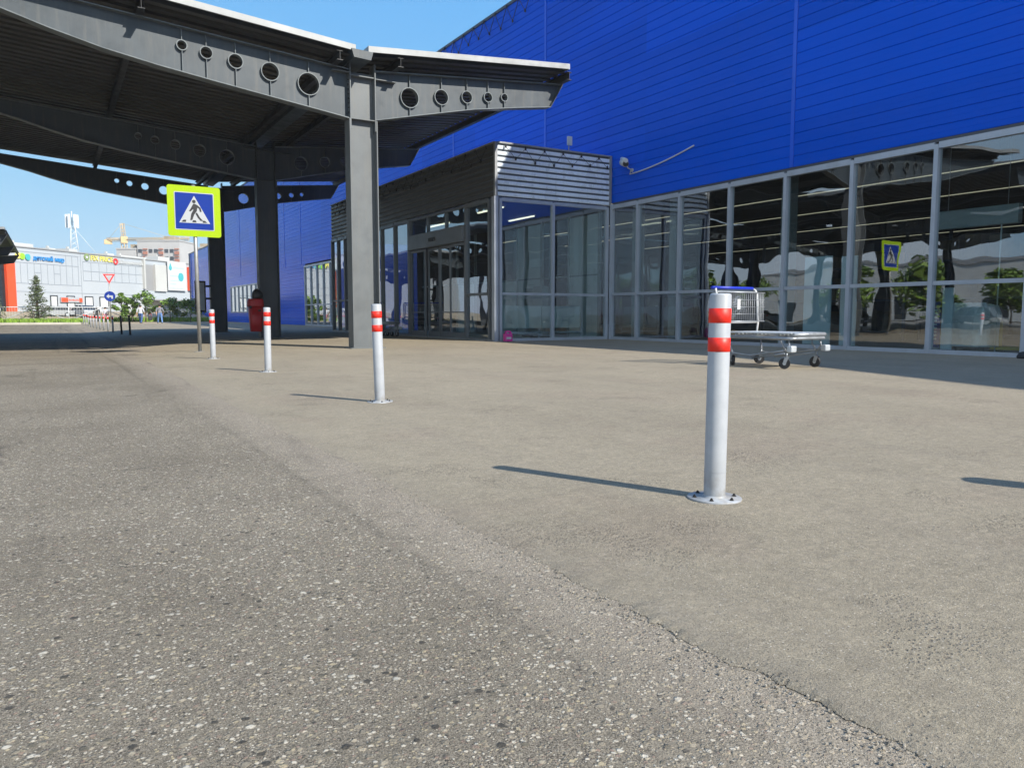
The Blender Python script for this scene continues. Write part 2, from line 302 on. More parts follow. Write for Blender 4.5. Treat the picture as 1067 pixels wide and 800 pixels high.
# ------------------------------------------------------------------ mesh builder
class MB:
    def __init__(s): s.v = []; s.f = []; s.sm = []; s.mi = []
    def add(s, vs, fs, smooth=False, mi=0, mat=None):
        o = len(s.v)
        s.v += [tuple(mat @ Vector(p)) if mat else tuple(p) for p in vs]
        for f in fs: s.f.append(tuple(i + o for i in f)); s.sm.append(smooth); s.mi.append(mi)
        return s
    def box(s, a, b, mi=0, mat=None):
        x0, y0, z0 = a; x1, y1, z1 = b
        if x0 > x1: x0, x1 = x1, x0
        if y0 > y1: y0, y1 = y1, y0
        if z0 > z1: z0, z1 = z1, z0
        vs = [(x0, y0, z0), (x1, y0, z0), (x1, y1, z0), (x0, y1, z0), (x0, y0, z1), (x1, y0, z1), (x1, y1, z1), (x0, y1, z1)]
        return s.add(vs, [(0, 3, 2, 1), (4, 5, 6, 7), (0, 1, 5, 4), (1, 2, 6, 5), (2, 3, 7, 6), (3, 0, 4, 7)], False, mi, mat)
    def tube(s, pts, r, n=8, mi=0, caps=True, smooth=True):
        P = [Vector(p) for p in pts]; rs = r if isinstance(r, (list, tuple)) else [r] * len(P)
        vs = []; prev = None
        for i, p in enumerate(P):
            d = (P[min(i + 1, len(P) - 1)] - P[max(i - 1, 0)]).normalized()
            if prev is None:
                u = d.orthogonal().normalized()
            else:
                u = prev - d * prev.dot(d)
                u = u.normalized() if u.length > 1e-6 else d.orthogonal().normalized()
            prev = u; w = d.cross(u)
            for k in range(n):
                a = 2 * PI * k / n; vs.append(p + (u * math.cos(a) + w * math.sin(a)) * rs[i])
        fs = []
        for i in range(len(P) - 1):
            for k in range(n):
                fs.append((i * n + k, i * n + (k + 1) % n, (i + 1) * n + (k + 1) % n, (i + 1) * n + k))
        s.add(vs, fs, smooth, mi)
        if caps:
            o = len(s.v) - len(vs)
            s.f.append(tuple(o + k for k in reversed(range(n)))); s.sm.append(False); s.mi.append(mi)
            s.f.append(tuple(o + (len(P) - 1) * n + k for k in range(n))); s.sm.append(False); s.mi.append(mi)
        return s
    def lathe(s, prof, n=24, origin=(0, 0, 0), mi=0, smooth=True, mat=None, caps=True):
        ox, oy, oz = origin; vs = []
        for (r, z) in prof:
            for k in range(n):
                a = 2 * PI * k / n; vs.append((ox + r * math.cos(a), oy + r * math.sin(a), oz + z))
        fs = []
        for i in range(len(prof) - 1):
            for k in range(n): fs.append((i * n + k, i * n + (k + 1) % n, (i + 1) * n + (k + 1) % n, (i + 1) * n + k))
        s.add(vs, fs, smooth, mi, mat)
        if caps:
            s.add(vs[:n], [tuple(reversed(range(n)))], False, mi, mat); s.add(vs[-n:], [tuple(range(n))], False, mi, mat)
        return s
    def prism(s, pts, axis, a, b, mi=0, mat=None, smooth=False):
        """polygon pts (p,q) extruded along axis from a to b; axis 'x': (y,z), 'y': (x,z), 'z': (x,y)"""
        def P(p, q, t): return (t, p, q) if axis == 'x' else (p, t, q) if axis == 'y' else (p, q, t)
        n = len(pts); vs = [P(p, q, a) for p, q in pts] + [P(p, q, b) for p, q in pts]
        fs = [tuple(reversed(range(n))), tuple(range(n, 2 * n))] + [(k, (k + 1) % n, n + (k + 1) % n, n + k) for k in range(n)]
        s.add(vs, fs[:2], False, mi, mat); 
        o = len(s.v) - 2 * n
        for f in fs[2:]: s.f.append(tuple(i + o for i in f)); s.sm.append(smooth); s.mi.append(mi)
        return s
    def strip(s, prof, axis, a, b, mi=0, smooth=False):
        """open profile extruded (sheet)"""
        def P(p, q, t): return (t, p, q) if axis == 'x' else (p, t, q) if axis == 'y' else (p, q, t)
        n = len(prof); vs = [P(p, q, a) for p, q in prof] + [P(p, q, b) for p, q in prof]
        return s.add(vs, [(k, k + 1, n + k + 1, n + k) for k in range(n - 1)], smooth, mi)
    def ball(s, c, r, n=10, mi=0, sq=(1, 1, 1)):
        vs = []; fs = []
        for i in range(n + 1):
            t = PI * i / n
            for k in range(n): a = 2 * PI * k / n; vs.append((c[0] + r * sq[0] * math.sin(t) * math.cos(a), c[1] + r * sq[1] * math.sin(t) * math.sin(a), c[2] + r * sq[2] * math.cos(t)))
        for i in range(n):
            for k in range(n): fs.append(((i + 1) * n + k, (i + 1) * n + (k + 1) % n, i * n + (k + 1) % n, i * n + k))
        return s.add(vs, fs, True, mi)
    def frommesh(s, me, mat=None, mi=0):
        return s.add([v.co[:] for v in me.vertices], [tuple(p.vertices) for p in me.polygons], False, mi, mat)
    def build(s, name, mats, parent=None, loc=None, fixn=True, bevel=0):
        off = Vector(parent_world(parent)) if parent else Vector(loc or (0, 0, 0))
        me = bpy.data.meshes.new(name)
        me.from_pydata([tuple(Vector(p) - off) for p in s.v], [], s.f)
        for p, sm, mi in zip(me.polygons, s.sm, s.mi): p.use_smooth = sm; p.material_index = mi
        for m in (mats if isinstance(mats, (list, tuple)) else [mats]): me.materials.append(m)
        if fixn:
            bm = bmesh.new(); bm.from_mesh(me); bmesh.ops.remove_doubles(bm, verts=bm.verts, dist=1e-5)
            bmesh.ops.recalc_face_normals(bm, faces=bm.faces)
            if bevel:
                es = [e for e in bm.edges if len(e.link_faces) == 2 and e.calc_face_angle(0) > .6]
                bmesh.ops.bevel(bm, geom=es, offset=bevel, segments=2, affect='EDGES', profile=.6, clamp_overlap=True)
            bm.to_mesh(me); bm.free()
        o = bpy.data.objects.new(name, me); C.objects.link(o)
        if parent: o.parent = parent
        elif loc: o.location = loc
        return o

def parent_world(p):
    v = Vector((0, 0, 0))
    while p is not None: v += p.location; p = p.parent
    return v
def thing(name, label, cat, loc=(0, 0, 0), group=None):
    o = bpy.data.objects.new(name, None); o.empty_display_size = .2; C.objects.link(o); o.location = loc
    return tag(o, label, cat, group)
def tag(o, label, cat, group=None):
    o['label'] = label; o['category'] = cat
    if group: o['group'] = group
    return o
def struct(o, kind='structure'): o['kind'] = kind; return o
def dup(root, loc=None, rotz=None, label=None, group=None):
    def rec(o, par):
        c = o.copy(); C.objects.link(c)
        if par: c.parent = par
        for ch in list(o.children): rec(ch, c)
        return c
    r = rec(root, None)
    if loc is not None: r.location = loc
    if rotz is not None: r.rotation_euler.z = rotz
    if label: r['label'] = label
    if group: r['group'] = group
    return r
def curve_mesh(loops, thick, name='shape'):
    """filled 2D outline with holes, thickness along z"""
    cu = bpy.data.curves.new(name, 'CURVE'); cu.dimensions = '2D'; cu.fill_mode = 'BOTH'; cu.extrude = thick / 2
    for lp in loops:
        sp = cu.splines.new('POLY'); sp.points.add(len(lp) - 1); sp.use_cyclic_u = True
        for p, q in zip(sp.points, lp): p.co = (q[0], q[1], 0, 1)
    ob = bpy.data.objects.new(name, cu); C.objects.link(ob)
    dg = bpy.context.evaluated_depsgraph_get(); me = bpy.data.meshes.new_from_object(ob.evaluated_get(dg))
    bpy.data.objects.remove(ob); bpy.data.curves.remove(cu); return me
def text_mesh(txt, size, thick, bold=0):
    cu = bpy.data.curves.new('lettering', 'FONT'); cu.body = txt; cu.size = size; cu.extrude = thick / 2; cu.offset = bold; cu.resolution_u = 3
    ob = bpy.data.objects.new('lettering', cu); C.objects.link(ob)
    dg = bpy.context.evaluated_depsgraph_get(); me = bpy.data.meshes.new_from_object(ob.evaluated_get(dg))
    bpy.data.objects.remove(ob); bpy.data.curves.remove(cu); return me
def circle(cx, cy, r, n=28): return [(cx + r * math.cos(2 * PI * k / n), cy + r * math.sin(2 * PI * k / n)) for k in range(n)]
XZ = Matrix(((1, 0, 0, 0), (0, 0, -1, 0), (0, 1, 0, 0), (0, 0, 0, 1)))      # (x,y,z) -> (x,-z,y): a flat shape stands up facing -Y

# ------------------------------------------------------------------ sky, sun, camera
SUN_EL, SUN_AZ = R(37.2), math.atan2(.407, -.913)      # azimuth clockwise from +Y
w = bpy.data.worlds.new('World'); bpy.context.scene.world = w; w.use_nodes = True
nt = w.node_tree; bg = nt.nodes['Background']
sky = nt.nodes.new('ShaderNodeTexSky'); sky.sky_type = 'NISHITA'; sky.sun_disc = False
sky.sun_elevation = SUN_EL; sky.sun_rotation = SUN_AZ
sky.air_density = 1.0; sky.dust_density = .2; sky.ozone_density = 1.0; sky.altitude = 100
sp_ = nt.nodes.new('ShaderNodeSeparateColor'); cb_ = nt.nodes.new('ShaderNodeCombineColor'); nt.links.new(sky.outputs[0], sp_.inputs[0])
for k, (ex, gn) in enumerate(((.72, .70), (.33, 2.07), (.02, 5.2))):      # softens the contrast between horizon and zenith, as a phone camera does
    p_ = nt.nodes.new('ShaderNodeMath'); p_.operation = 'POWER'; nt.links.new(sp_.outputs[k], p_.inputs[0]); p_.inputs[1].default_value = ex
    q_ = nt.nodes.new('ShaderNodeMath'); q_.operation = 'MULTIPLY'; nt.links.new(p_.outputs[0], q_.inputs[0]); q_.inputs[1].default_value = gn; nt.links.new(q_.outputs[0], cb_.inputs[k])
# bright cloud added behind the camera and over the car park, as fill light
tcw = nt.nodes.new('ShaderNodeTexCoord'); dt = nt.nodes.new('ShaderNodeVectorMath'); dt.operation = 'DOT_PRODUCT'; nt.links.new(tcw.outputs['Generated'], dt.inputs[0]); dt.inputs[1].default_value = (-.88, -.45, .10)
mr = nt.nodes.new('ShaderNodeMapRange'); mr.interpolation_type = 'SMOOTHSTEP'; nt.links.new(dt.outputs['Value'], mr.inputs['Value']); mr.inputs['From Min'].default_value = -.05; mr.inputs['From Max'].default_value = .55
cn = nt.nodes.new('ShaderNodeTexNoise'); nt.links.new(tcw.outputs['Generated'], cn.inputs['Vector']); cn.inputs['Scale'].default_value = 2.6; cn.inputs['Detail'].default_value = 6
cr = nt.nodes.new('ShaderNodeMapRange'); cr.interpolation_type = 'SMOOTHSTEP'; nt.links.new(cn.outputs['Fac'], cr.inputs['Value']); cr.inputs['From Min'].default_value = .30; cr.inputs['From Max'].default_value = .62
cm = nt.nodes.new('ShaderNodeMath'); cm.operation = 'MULTIPLY'; nt.links.new(mr.outputs[0], cm.inputs[0]); nt.links.new(cr.outputs[0], cm.inputs[1])
cx_ = nt.nodes.new('ShaderNodeMix'); cx_.data_type = 'RGBA'; nt.links.new(cm.outputs[0], cx_.inputs[0]); nt.links.new(cb_.outputs[0], cx_.inputs[6]); cx_.inputs[7].default_value = (4.9, 5.6, 6.4, 1)
nt.links.new(cx_.outputs[2], bg.inputs['Color']); bg.inputs['Strength'].default_value = .10
sl = bpy.data.lights.new('sun', 'SUN'); sl.energy = 4.4; sl.angle = R(.5); sl.color = (1, .945, .85)
so = bpy.data.objects.new('sun', sl); C.objects.link(so)
sd = Vector((math.sin(SUN_AZ) * math.cos(SUN_EL), math.cos(SUN_AZ) * math.cos(SUN_EL), math.sin(SUN_EL)))
so.rotation_euler = sd.to_track_quat('Z', 'Y').to_euler(); so.location = (20, -30, 40)
cam = bpy.data.cameras.new('camera'); co = bpy.data.objects.new('camera', cam); C.objects.link(co)
cam.sensor_width = 36; cam.lens = 800 / 1067 * 36; cam.clip_end = 3000; cam.clip_start = .05
co.location = (0, 0, .91); co.rotation_euler = (R(90 - 5.2138), 0, R(-30.780))
sc = bpy.context.scene; sc.camera = co
sc.view_settings.view_transform = 'Standard'; sc.view_settings.look = 'None'; sc.view_settings.exposure = .8; sc.view_settings.gamma = 1

# ------------------------------------------------------------------ ground
def sheet(name, x0, y0, x1, y1, z, mat, kind='structure'):
    m = MB(); m.add([(x0, y0, z), (x1, y0, z), (x1, y1, z), (x0, y1, z)], [(0, 1, 2, 3)]); o = m.build(name, mat, fixn=False); return struct(o, kind)
sheet('ground', -1200, -600, 1200, 1800, -.2, M['ground'])
sheet('car_park', -120, 75.5, 16.9, 140, -.012, M['ground'])
def smooth(t): t = max(0, min(1, t)); return t * t * (3 - 2 * t)
def gz(x, y): return -.17 * smooth((y - 14) / 13) * smooth((4.8 - x) / 3.6) * (1 - smooth((y - 66) / 10))
m = MB(); ys = [-25, 4, 8, 12, 14, 16, 18, 20, 22, 24, 26, 28, 34, 50, 62, 66, 68, 70, 72, 74, 76, 78]; xs = [-11, -6, -3, -1, .5, 1.3, 3.0]
def road_z(x, y): return -.006 + gz(x, y)
m.add([(x, y, road_z(x, y)) for y in ys for x in xs], [(i * 7 + k, i * 7 + k + 1, i * 7 + 8 + k, i * 7 + 7 + k) for i in range(len(ys) - 1) for k in range(6)], True); struct(m.build('road', M['road'], fixn=False))
def seam_x(y):
    return 1.51 + .05 * mnoise.noise((0, y * .55, 1)) + .035 * mnoise.noise((3, y * 2.3, 4)) + .03 * mnoise.noise((9, y * 9, 2)) + .022 * mnoise.noise((2, y * 31, 8)) + .012 * mnoise.noise((4, y * 83, 3))
m = MB(); ys = []; y = -6.0
while y < 12: ys.append(y); y += .01 if y < 5 else .04
while y < 77: ys.append(y); y += 1.2
ys += [77, 80, 130]
vs = []; fs = []
for i, y in enumerate(ys):
    e = seam_x(y); h = .0065 * max(0, .55 + 1.1 * mnoise.noise((5, y * 2.2, 0)) + .2 * mnoise.noise((7, y * 11, 0))) * max(0, min(1, (3.6 - y) / 1.6))
    h = max(.0, h)
    k_ = min(1, h / .006); vs += [(e - .006, y, -.0065 + .003 * k_), (e + .03 - .026 * k_, y, -.0045 + .0045 * k_ + h * .6 * k_), (e + .09 - .06 * k_, y, -.001 + .001 * k_ + h), (e + .3, y, max(.004, h * .7))] + [(q, y, .008) for q in (2.4, 2.9, 3.4, 3.9, 4.8, 17.16)]
    vs[-10:] = [(p[0], p[1], p[2] + gz(p[0], y)) for p in vs[-10:]]
for i in range(len(ys) - 1):
    for k in range(9): fs.append((i * 10 + k, i * 10 + k + 1, i * 10 + 11 + k, i * 10 + 10 + k))
m.add(vs, fs, True); struct(m.build('pavement', M['walk'], fixn=False))
# loose grit along the seam
m = MB(); rnd = random.Random(3)
def pebble(m, x, y, z, r):
    a = rnd.random() * 6; vs = []
    for k in range(5): t = a + k * 1.257; q = r * (.7 + .5 * rnd.random()); vs.append((x + q * math.cos(t), y + q * math.sin(t), z))
    vs += [(vs[k][0] * .6 + x * .4, vs[k][1] * .6 + y * .4, z + r * .7) for k in range(5)]
    m.add(vs, [(5, 6, 7, 8, 9)] + [(k, (k + 1) % 5, 5 + (k + 1) % 5, 5 + k) for k in range(5)])
for k in range(3000):
    y = .5 + 7 * rnd.random() ** 1.6; x = seam_x(y) - abs(rnd.gauss(0, .06)) + (.05 * rnd.random() if rnd.random() < .4 else 0)
    pebble(m, x, y, -.003, .0014 + .0036 * rnd.random() ** 3.5)
for k in range(420):
    y = .8 + 9 * rnd.random(); x = seam_x(y) + .1 + 5 * rnd.random() ** 1.5
    pebble(m, x, y, .008, .0015 + .003 * rnd.random() ** 3)
for k in range(700):
    y = .8 + 6 * rnd.random(); x = seam_x(y) - .1 - 4 * rnd.random()
    pebble(m, x, y, -.004, .002 + .004 * rnd.random() ** 3)
struct(m.build('gravel', M['gravel'], fixn=False), 'stuff')

# ------------------------------------------------------------------ bollards
def make_bollard(label):
    t = thing('bollard', label, 'bollard', (0, 0, 0), 'white bollards with red bands along the kerb line')
    r = .052
    m = MB(); prof = [(r, .008)]
    z = .01
    prof += [(r, .012), (r, .992), (r - .003, .9985), (r - .009, 1.001), (.001, 1.003)]
    m.lathe(prof, 40); m.lathe([(r + .001, .135), (r + .0012, .1375), (r + .001, .14)], 40, caps=False); m.build('post', M['white'], t)
    m = MB(); m.lathe([(.132, 0), (.132, .007), (.130, .009), (r + .006, .010), (r + .004, .016), (r, .02)], 40, caps=False); m.build('base_plate', M['white'], t)
    for a, b in ((.860, .930), (.722, .790)):
        m = MB(); m.lathe([(r + .0002, a), (r + .0012, a + .0005), (r + .0012, b - .0005), (r + .0002, b)], 40, caps=False); m.build('red_band', M['red'], t)
    for k in range(6):
        a = .35 + k * PI / 3; cx, cy = .102 * math.cos(a), .102 * math.sin(a)
        m = MB(); m.lathe([(.012, .009), (.012, .011), (.0075, .0115), (.0075, .0175), (.0045, .0177), (.0045, .0225), (.0005, .023)], 6, (cx, cy, 0), smooth=False); m.build('bolt', M['bolt'], t)
    return t
b0 = make_bollard('white bollard with two red bands, the large one in front of the shopping trolley')
b0.location = (2.755, 2.68, .006); b0.rotation_euler = (0, R(.8), .3)
for (x, y, lean, lab) in ((2.852, 7.442, -1.5, 'leaning white bollard with two red bands in front of the nearest steel canopy column'),
                          (2.847, 12.214, .3, 'white bollard with two red bands in front of the column with the red bin'),
                          (2.78, 16.6, -.3, 'white bollard with two red bands just right of the crossing sign post'),
                          (4.82, 1.03, 0, 'thicker white bollard casting the short broad shadow at the right edge of the pavement')):
    o = dup(b0, (x, y, .008 + gz(x, y)), random.random() * 6, lab); o.rotation_euler = Euler((0, R(lean), 0)); o.scale = (1.75, 1.75, 1) if x > 4 else (1, 1, 1)
# far posts along the same kerb line
def make_far_post(name, label, mat, cap, grp):
    t = thing(name, label, 'bollard', (0, 0, 0), grp)
    MB().lathe([(.045, 0), (.045, .9), (.02, .92), (.001, .925)], 14).build('post', mat, t)
    if cap: MB().lathe([(.0465, .72), (.0465, .86)], 14).build('red_band', M['red'], t)
    MB().lathe([(.1, 0), (.1, .012), (.05, .014)], 14).build('base_plate', mat, t)
    return t
dp = make_far_post('dark_bollard', 'nearer of two thin dark posts past the canopy shadow', M['darkpost'], False, 'two dark posts on the kerb line')
dp.location = (3.06, 39.9, .005 + gz(3.06, 39.9)); dp.rotation_euler = (0, R(-1.5), 0)
o = dup(dp, (2.84, 41.9, .005 + gz(2.84, 41.9)), 0, 'farther of two thin dark posts, beside the row of far white posts')
ords = ['first', 'second', 'third', 'fourth', 'fifth', 'sixth', 'seventh', 'eighth', 'ninth', 'tenth']
wp = make_far_post('white_bollard', 'first far white post with a red band behind the two dark posts', M['white'], True, 'row of far white posts with red bands')
for i in range(10):
    o = wp if i == 0 else dup(wp, None, 0, f'{ords[i]} far white post with a red band counting from the two dark posts')
    y = 47.0 + i * 3.3 ; o.location = (2.76 - .0163 * (y - 47.5), y, .005 + gz(2.4, y))

# ------------------------------------------------------------------ canopy (one module: three bays of tapered steel)
CX, YB = 7.075, 19.5
def top_l(x): return 7.07 + .082 * (6.74 - x)
BOT_L = [(6.74, 5.87), (6.16, 5.95), (4.86, 6.12), (3.43, 6.31), (2.3, 6.47), (1.2, 6.66), (.2, 6.90), (-.64, 7.14), (-1.6, 7.36), (-3.0, 7.64)]
BOT_R = [(7.41, 5.90), (8.58, 6.17), (10.26, 6.55), (11.83, 6.81), (12.85, 6.96)]
TOP_R = [(7.41, 7.13), (13.28, 7.66)]
HOLES_L = [(2.813, 7.01, .10), (3.337, 6.93, .125), (3.986, 6.845, .155), (4.785, 6.73, .20), (5.716, 6.58, .255)]
HOLES_R = [(8.416, 6.62, .245), (9.348, 6.765, .19), (10.127, 6.875, .15), (10.797, 6.965, .12), (11.328, 7.035, .095)]
def ribbon(m, pts, y0, y1, th, mi=1):
    up = [(x, z + th / 2) for x, z in pts]; dn = [(x, z - th / 2) for x, z in reversed(pts)]
    n = len(pts)
    for k in range(n - 1):
        (xa, za), (xb, zb) = pts[k], pts[k + 1]
        vs = [(xa, y0, za - th / 2), (xb, y0, zb - th / 2), (xb, y1, zb - th / 2), (xa, y1, za - th / 2), (xa, y0, za + th / 2), (xb, y0, zb + th / 2), (xb, y1, zb + th / 2), (xa, y1, za + th / 2)]
        f = [(0, 3, 2, 1), (4, 5, 6, 7), (0, 1, 5, 4), (2, 3, 7, 6)]
        if k == 0: f.append((3, 0, 4, 7))
        if k == n - 2: f.append((1, 2, 6, 5))
        m.add(vs, f, False, mi)
def beam_arm(name, outer, holes, topline, botline, t):
    me = curve_mesh([outer] + [circle(x, z, r) for x, z, r in holes], .016)
    m = MB(); m.frommesh(me, Matrix.Translation((0, YB, 0)) @ XZ)
    ribbon(m, topline, YB - .15, YB + .15, .024); ribbon(m, botline, YB - .15, YB + .15, .024)
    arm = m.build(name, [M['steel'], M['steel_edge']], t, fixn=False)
    for x, z, r in holes:
        m = MB(); n = 32; ro = r + .022
        vs = []
        for (rr, yy) in ((r, -.075), (ro, -.075), (ro, .075), (r, .075)):
            vs += [(x + rr * math.cos(2 * PI * k / n), YB + yy, z + rr * math.sin(2 * PI * k / n)) for k in range(n)]
        m.add(vs, [(a * n + k, a * n + (k + 1) % n, ((a + 1) % 4) * n + (k + 1) % n, ((a + 1) % 4) * n + k) for a in range(4) for k in range(n)])
        def lerp(line, x):
            L = sorted(line)
            for (xa, za), (xb, zb) in zip(L, L[1:]):
                if xa <= x <= xb: return za + (zb - za) * (x - xa) / (xb - xa)
        m.box((x - .007, YB - .07, z + ro - .004), (x + .007, YB + .07, lerp(topline, x) - .012)); m.box((x - .007, YB - .07, lerp(botline, x) + .012), (x + .007, YB + .07, z - ro + .004))
        m.build('web_ring', M['steel_edge'], arm)
    return arm
LEND = -3.0
top_line_l = [(6.74, top_l(6.74)), (LEND, top_l(LEND))]
can = thing('canopy', 'grey steel butterfly canopy with holed tapered beams beside the shop entrance', 'canopy', (CX, YB, 0), 'steel canopies over the car park')
def make_canopy(t):
    a1 = beam_arm('left_beam', list(reversed(BOT_L)) + list(top_line_l), HOLES_L, top_line_l, BOT_L, t)
    a2 = beam_arm('right_beam', BOT_R + [TOP_R[1], TOP_R[0]], HOLES_R, TOP_R, BOT_R, t)
    m = MB(); m.prism([(12.85, 6.95), (12.866, 6.95), (13.296, 7.66), (13.28, 7.66)], 'y', YB - .14, YB + .14); a3 = m.build('end_plate', M['steel'], t)
    # column: two flanges, web, cap plates and bolts
    m = MB()
    m.box((6.70, YB - .20, 0), (6.728, YB + .20, 5.86)); m.box((7.42, YB - .20, 0), (7.448, YB + .20, 5.86))
    m.box((6.728, YB - .010, 0), (7.42, YB + .010, 7.05))
    for x0 in (6.741, 7.405): m.box((x0 - .013, YB - .19, 5.60), (x0 + .013, YB + .19, 7.28))
    m.box((6.755, YB - .17, 5.86), (7.39, YB + .17, 5.885)); m.box((6.30, YB - .16, 6.99), (6.727, YB + .16, 7.012)); m.box((6.755, YB - .16, 6.93), (7.39, YB + .16, 6.955)); m.box((7.42, YB - .16, 6.92), (8.0, YB + .16, 6.94))
    m.box((6.60, YB - .3, -.01), (7.55, YB + .3, .03))
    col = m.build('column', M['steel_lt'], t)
    m = MB()
    for x0, s in ((6.728, -1), (7.418, 1)):
        for k in range(8):
            for q in (-.1, .1):
                z = 6.02 + k * .115; m.tube([(x0 + s * .0, YB + q, z), (x0 + s * .035, YB + q, z)], .017, 6, smooth=False)
    m.build('bolt', M['bolt'], col)['kind'] = 'stuff'
    frame = [a1, a2, a3, col]
    for k in (1, 2):
        for o in frame:
            c = o.copy(); C.objects.link(c); c.parent = t; c.location = (0, 10.4 * k, 0)
            if o is col: c.data = o.data.copy(); c.data.materials[0] = M['steel']     # canopy shade on the rear columns put in as the darker beam colour
            for ch in o.children: d = ch.copy(); C.objects.link(d); d.parent = c
    Y0, Y1 = 18.85, 40.95
    for x, zt in ((1.95, top_l(1.95)), (6.35, top_l(6.35)), (-2.3, top_l(-2.3)), (7.95, 7.18), (13.2, 7.655)):
        m = MB(); z = zt + .012; h = .225
        m.box((x - .075, Y0 + .05, z), (x + .075, Y1 - .05, z + .016)); m.box((x - .005, Y0 + .05, z + .016), (x + .005, Y1 - .05, z + h - .012)); m.box((x - .075, Y0 + .05, z + h - .012), (x + .075, Y1 - .05, z + h))
        m.build('purlin', M['steel_dk'], t)
    # roof sheets, corrugated along X
    def roof(x0, x1, z0, z1, nm):
        m = MB(); n = int((Y1 - Y0 - .3) / .40); prof = []
        for k in range(n):
            y = Y0 + .15 + k * .40; prof += [(y, -.08), (y + .20, -.08), (y + .205, .10), (y + .395, .10)]
        vs = [(x0, y, z0 + h) for y, h in prof] + [(x1, y, z1 + h) for y, h in prof]; N = len(prof)
        m.add(vs, [(k, k + 1, N + k + 1, N + k) for k in range(N - 1)])
        m.add([(x0, Y0 + .1, z0 + .118), (x1, Y0 + .1, z1 + .118), (x1, Y1 - .1, z1 + .118), (x0, Y1 - .1, z0 + .118)], [(0, 1, 2, 3)])
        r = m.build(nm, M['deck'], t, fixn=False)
        m = MB()
        for ya, yb in ((Y0, Y0 + .05), (Y1 - .05, Y1)):
            m.add([(x0, ya, z0 - .02), (x1, ya, z1 - .02), (x1, yb, z1 - .02), (x0, yb, z0 - .02), (x0, ya, z0 + .125), (x1, ya, z1 + .125), (x1, yb, z1 + .125), (x0, yb, z0 + .125)],
                  [(0, 3, 2, 1), (4, 5, 6, 7), (0, 1, 5, 4), (1, 2, 6, 5), (2, 3, 7, 6), (3, 0, 4, 7)])
        for x, z, s in ((x0, z0, -1), (x1, z1, 1)): m.box((x, Y0, z - .03), (x + s * .05, Y1, z + .125))
        m.build('edge_trim', M['galv'], r)
    roof(LEND - .4, 6.69, top_l(LEND - .4) + .33, top_l(6.69) + .33, 'left_roof'); roof(7.12, 13.13, 7.10 + .33, 7.64 + .33, 'right_roof')
    m = MB(); m.strip([(6.62, 7.42), (6.68, 7.22), (7.12, 7.20), (7.18, 7.40)], 'y', Y0 - .03, Y1)
    m.add([(6.62, Y0 - .03, 7.42), (6.68, Y0 - .03, 7.22), (7.12, Y0 - .03, 7.20), (7.18, Y0 - .03, 7.40)], [(0, 1, 2, 3)]); m.build('gutter', M['steel'], t, fixn=False)
make_canopy(can)
dup(can, (CX - 15.6, YB + 41, -1.6), None, 'far grey canopy whose dark roof edge shows at the left edge of the photo')
for k, (dx, dy, w_) in enumerate(((17.6, 0, 'nearer'), (17.6, 23, 'farther'), (35.2, 6, 'outer nearer'), (35.2, 29, 'outer farther'))): dup(can, (CX - dx, YB + dy, 0), None, w_ + ' of the dark canopies across the road mirrored in the shop glazing')

# ------------------------------------------------------------------ store building
WX, GT, TR = 17.2, 4.67, 1.60
st = thing('store_building', 'large blue clad store with a long glazed ground floor', 'building', (WX, 15, 0))
def planks(m, y0, y1, z0, z1, pitch=.29):
    n = max(1, round((z1 - z0) / pitch)); p = (z1 - z0) / n; prof = []
    for k in range(n):
        a = z0 + k * p; prof += [(WX + .02, a), (WX + .02, a + .008), (WX + .001, a + .018), (WX, a + .028), (WX, a + p * .5 - .006), (WX + .003, a + p * .5), (WX, a + p * .5 + .006), (WX, a + p - .008), (WX + .02, a + p)]
    m.strip(prof, 'y', y0, y1)
H1, H0, HF = 13.9, 9.2, 9.4
m = MB()
planks(m, 2.0, 11.2, 4.80, H0); planks(m, 11.2, 95, 4.80, H1); planks(m, .7, 2.0, 0, H0)
planks(m, 95, 120, 4.80, HF)
for (y0, y1, z0, z1) in ((39, 52.6, 0, 4.8), (60.6, 75.8, 0, 4.8), (75.8, 90, 0, 1.05), (75.8, 90, 3.9, 4.8), (90, 120, 0, 4.8)): planks(m, y0, y1, z0, z1)
m.add([(WX, .7, 0), (WX, .7, H0), (WX, -11.5, 13.6), (WX, -40, 13.6), (WX, -40, 0)], [(0, 1, 2, 3, 4)])
m.build('cladding', M['blue'], st, fixn=False)
m = MB()     # the shell behind the cladding
for (y0, y1, h) in ((-40, .7, 9.1), (.7, 11.2, 9.1), (11.2, 95, 13.8), (95, 120, 9.3)):
    m.box((WX + .05, y0 + .01, h - .25), (62, y1 - .01, h)); 
m.box((61.8, -40, 0), (62, 120, 9)); m.box((WX + .05, -40.1, 0), (62, -40, 9)); m.box((WX + .05, 120, 0), (62, 120.1, 9.3))
m.box((WX + .05, 11.1, 8.9), (62, 11.2, 13.8)); m.box((WX + .05, 95, 9), (62, 95.1, 13.8))
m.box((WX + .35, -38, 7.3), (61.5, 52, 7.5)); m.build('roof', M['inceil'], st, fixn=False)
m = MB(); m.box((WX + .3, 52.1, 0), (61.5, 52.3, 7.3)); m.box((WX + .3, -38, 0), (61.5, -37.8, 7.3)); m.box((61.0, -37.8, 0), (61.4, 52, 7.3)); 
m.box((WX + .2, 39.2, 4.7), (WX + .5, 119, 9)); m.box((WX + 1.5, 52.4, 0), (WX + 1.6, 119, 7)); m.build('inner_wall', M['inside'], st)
m = MB(); m.box((WX - .05, 11.2, H1 - .02), (WX + .3, 95, H1 + .10)); m.box((WX - .05, .7, H0 - .02), (WX + .3, 11.15, H0 + .1)); m.box((WX - .05, 95.05, HF - .02), (WX + .3, 120, HF + .1)); m.build('coping', M['coping'], st)
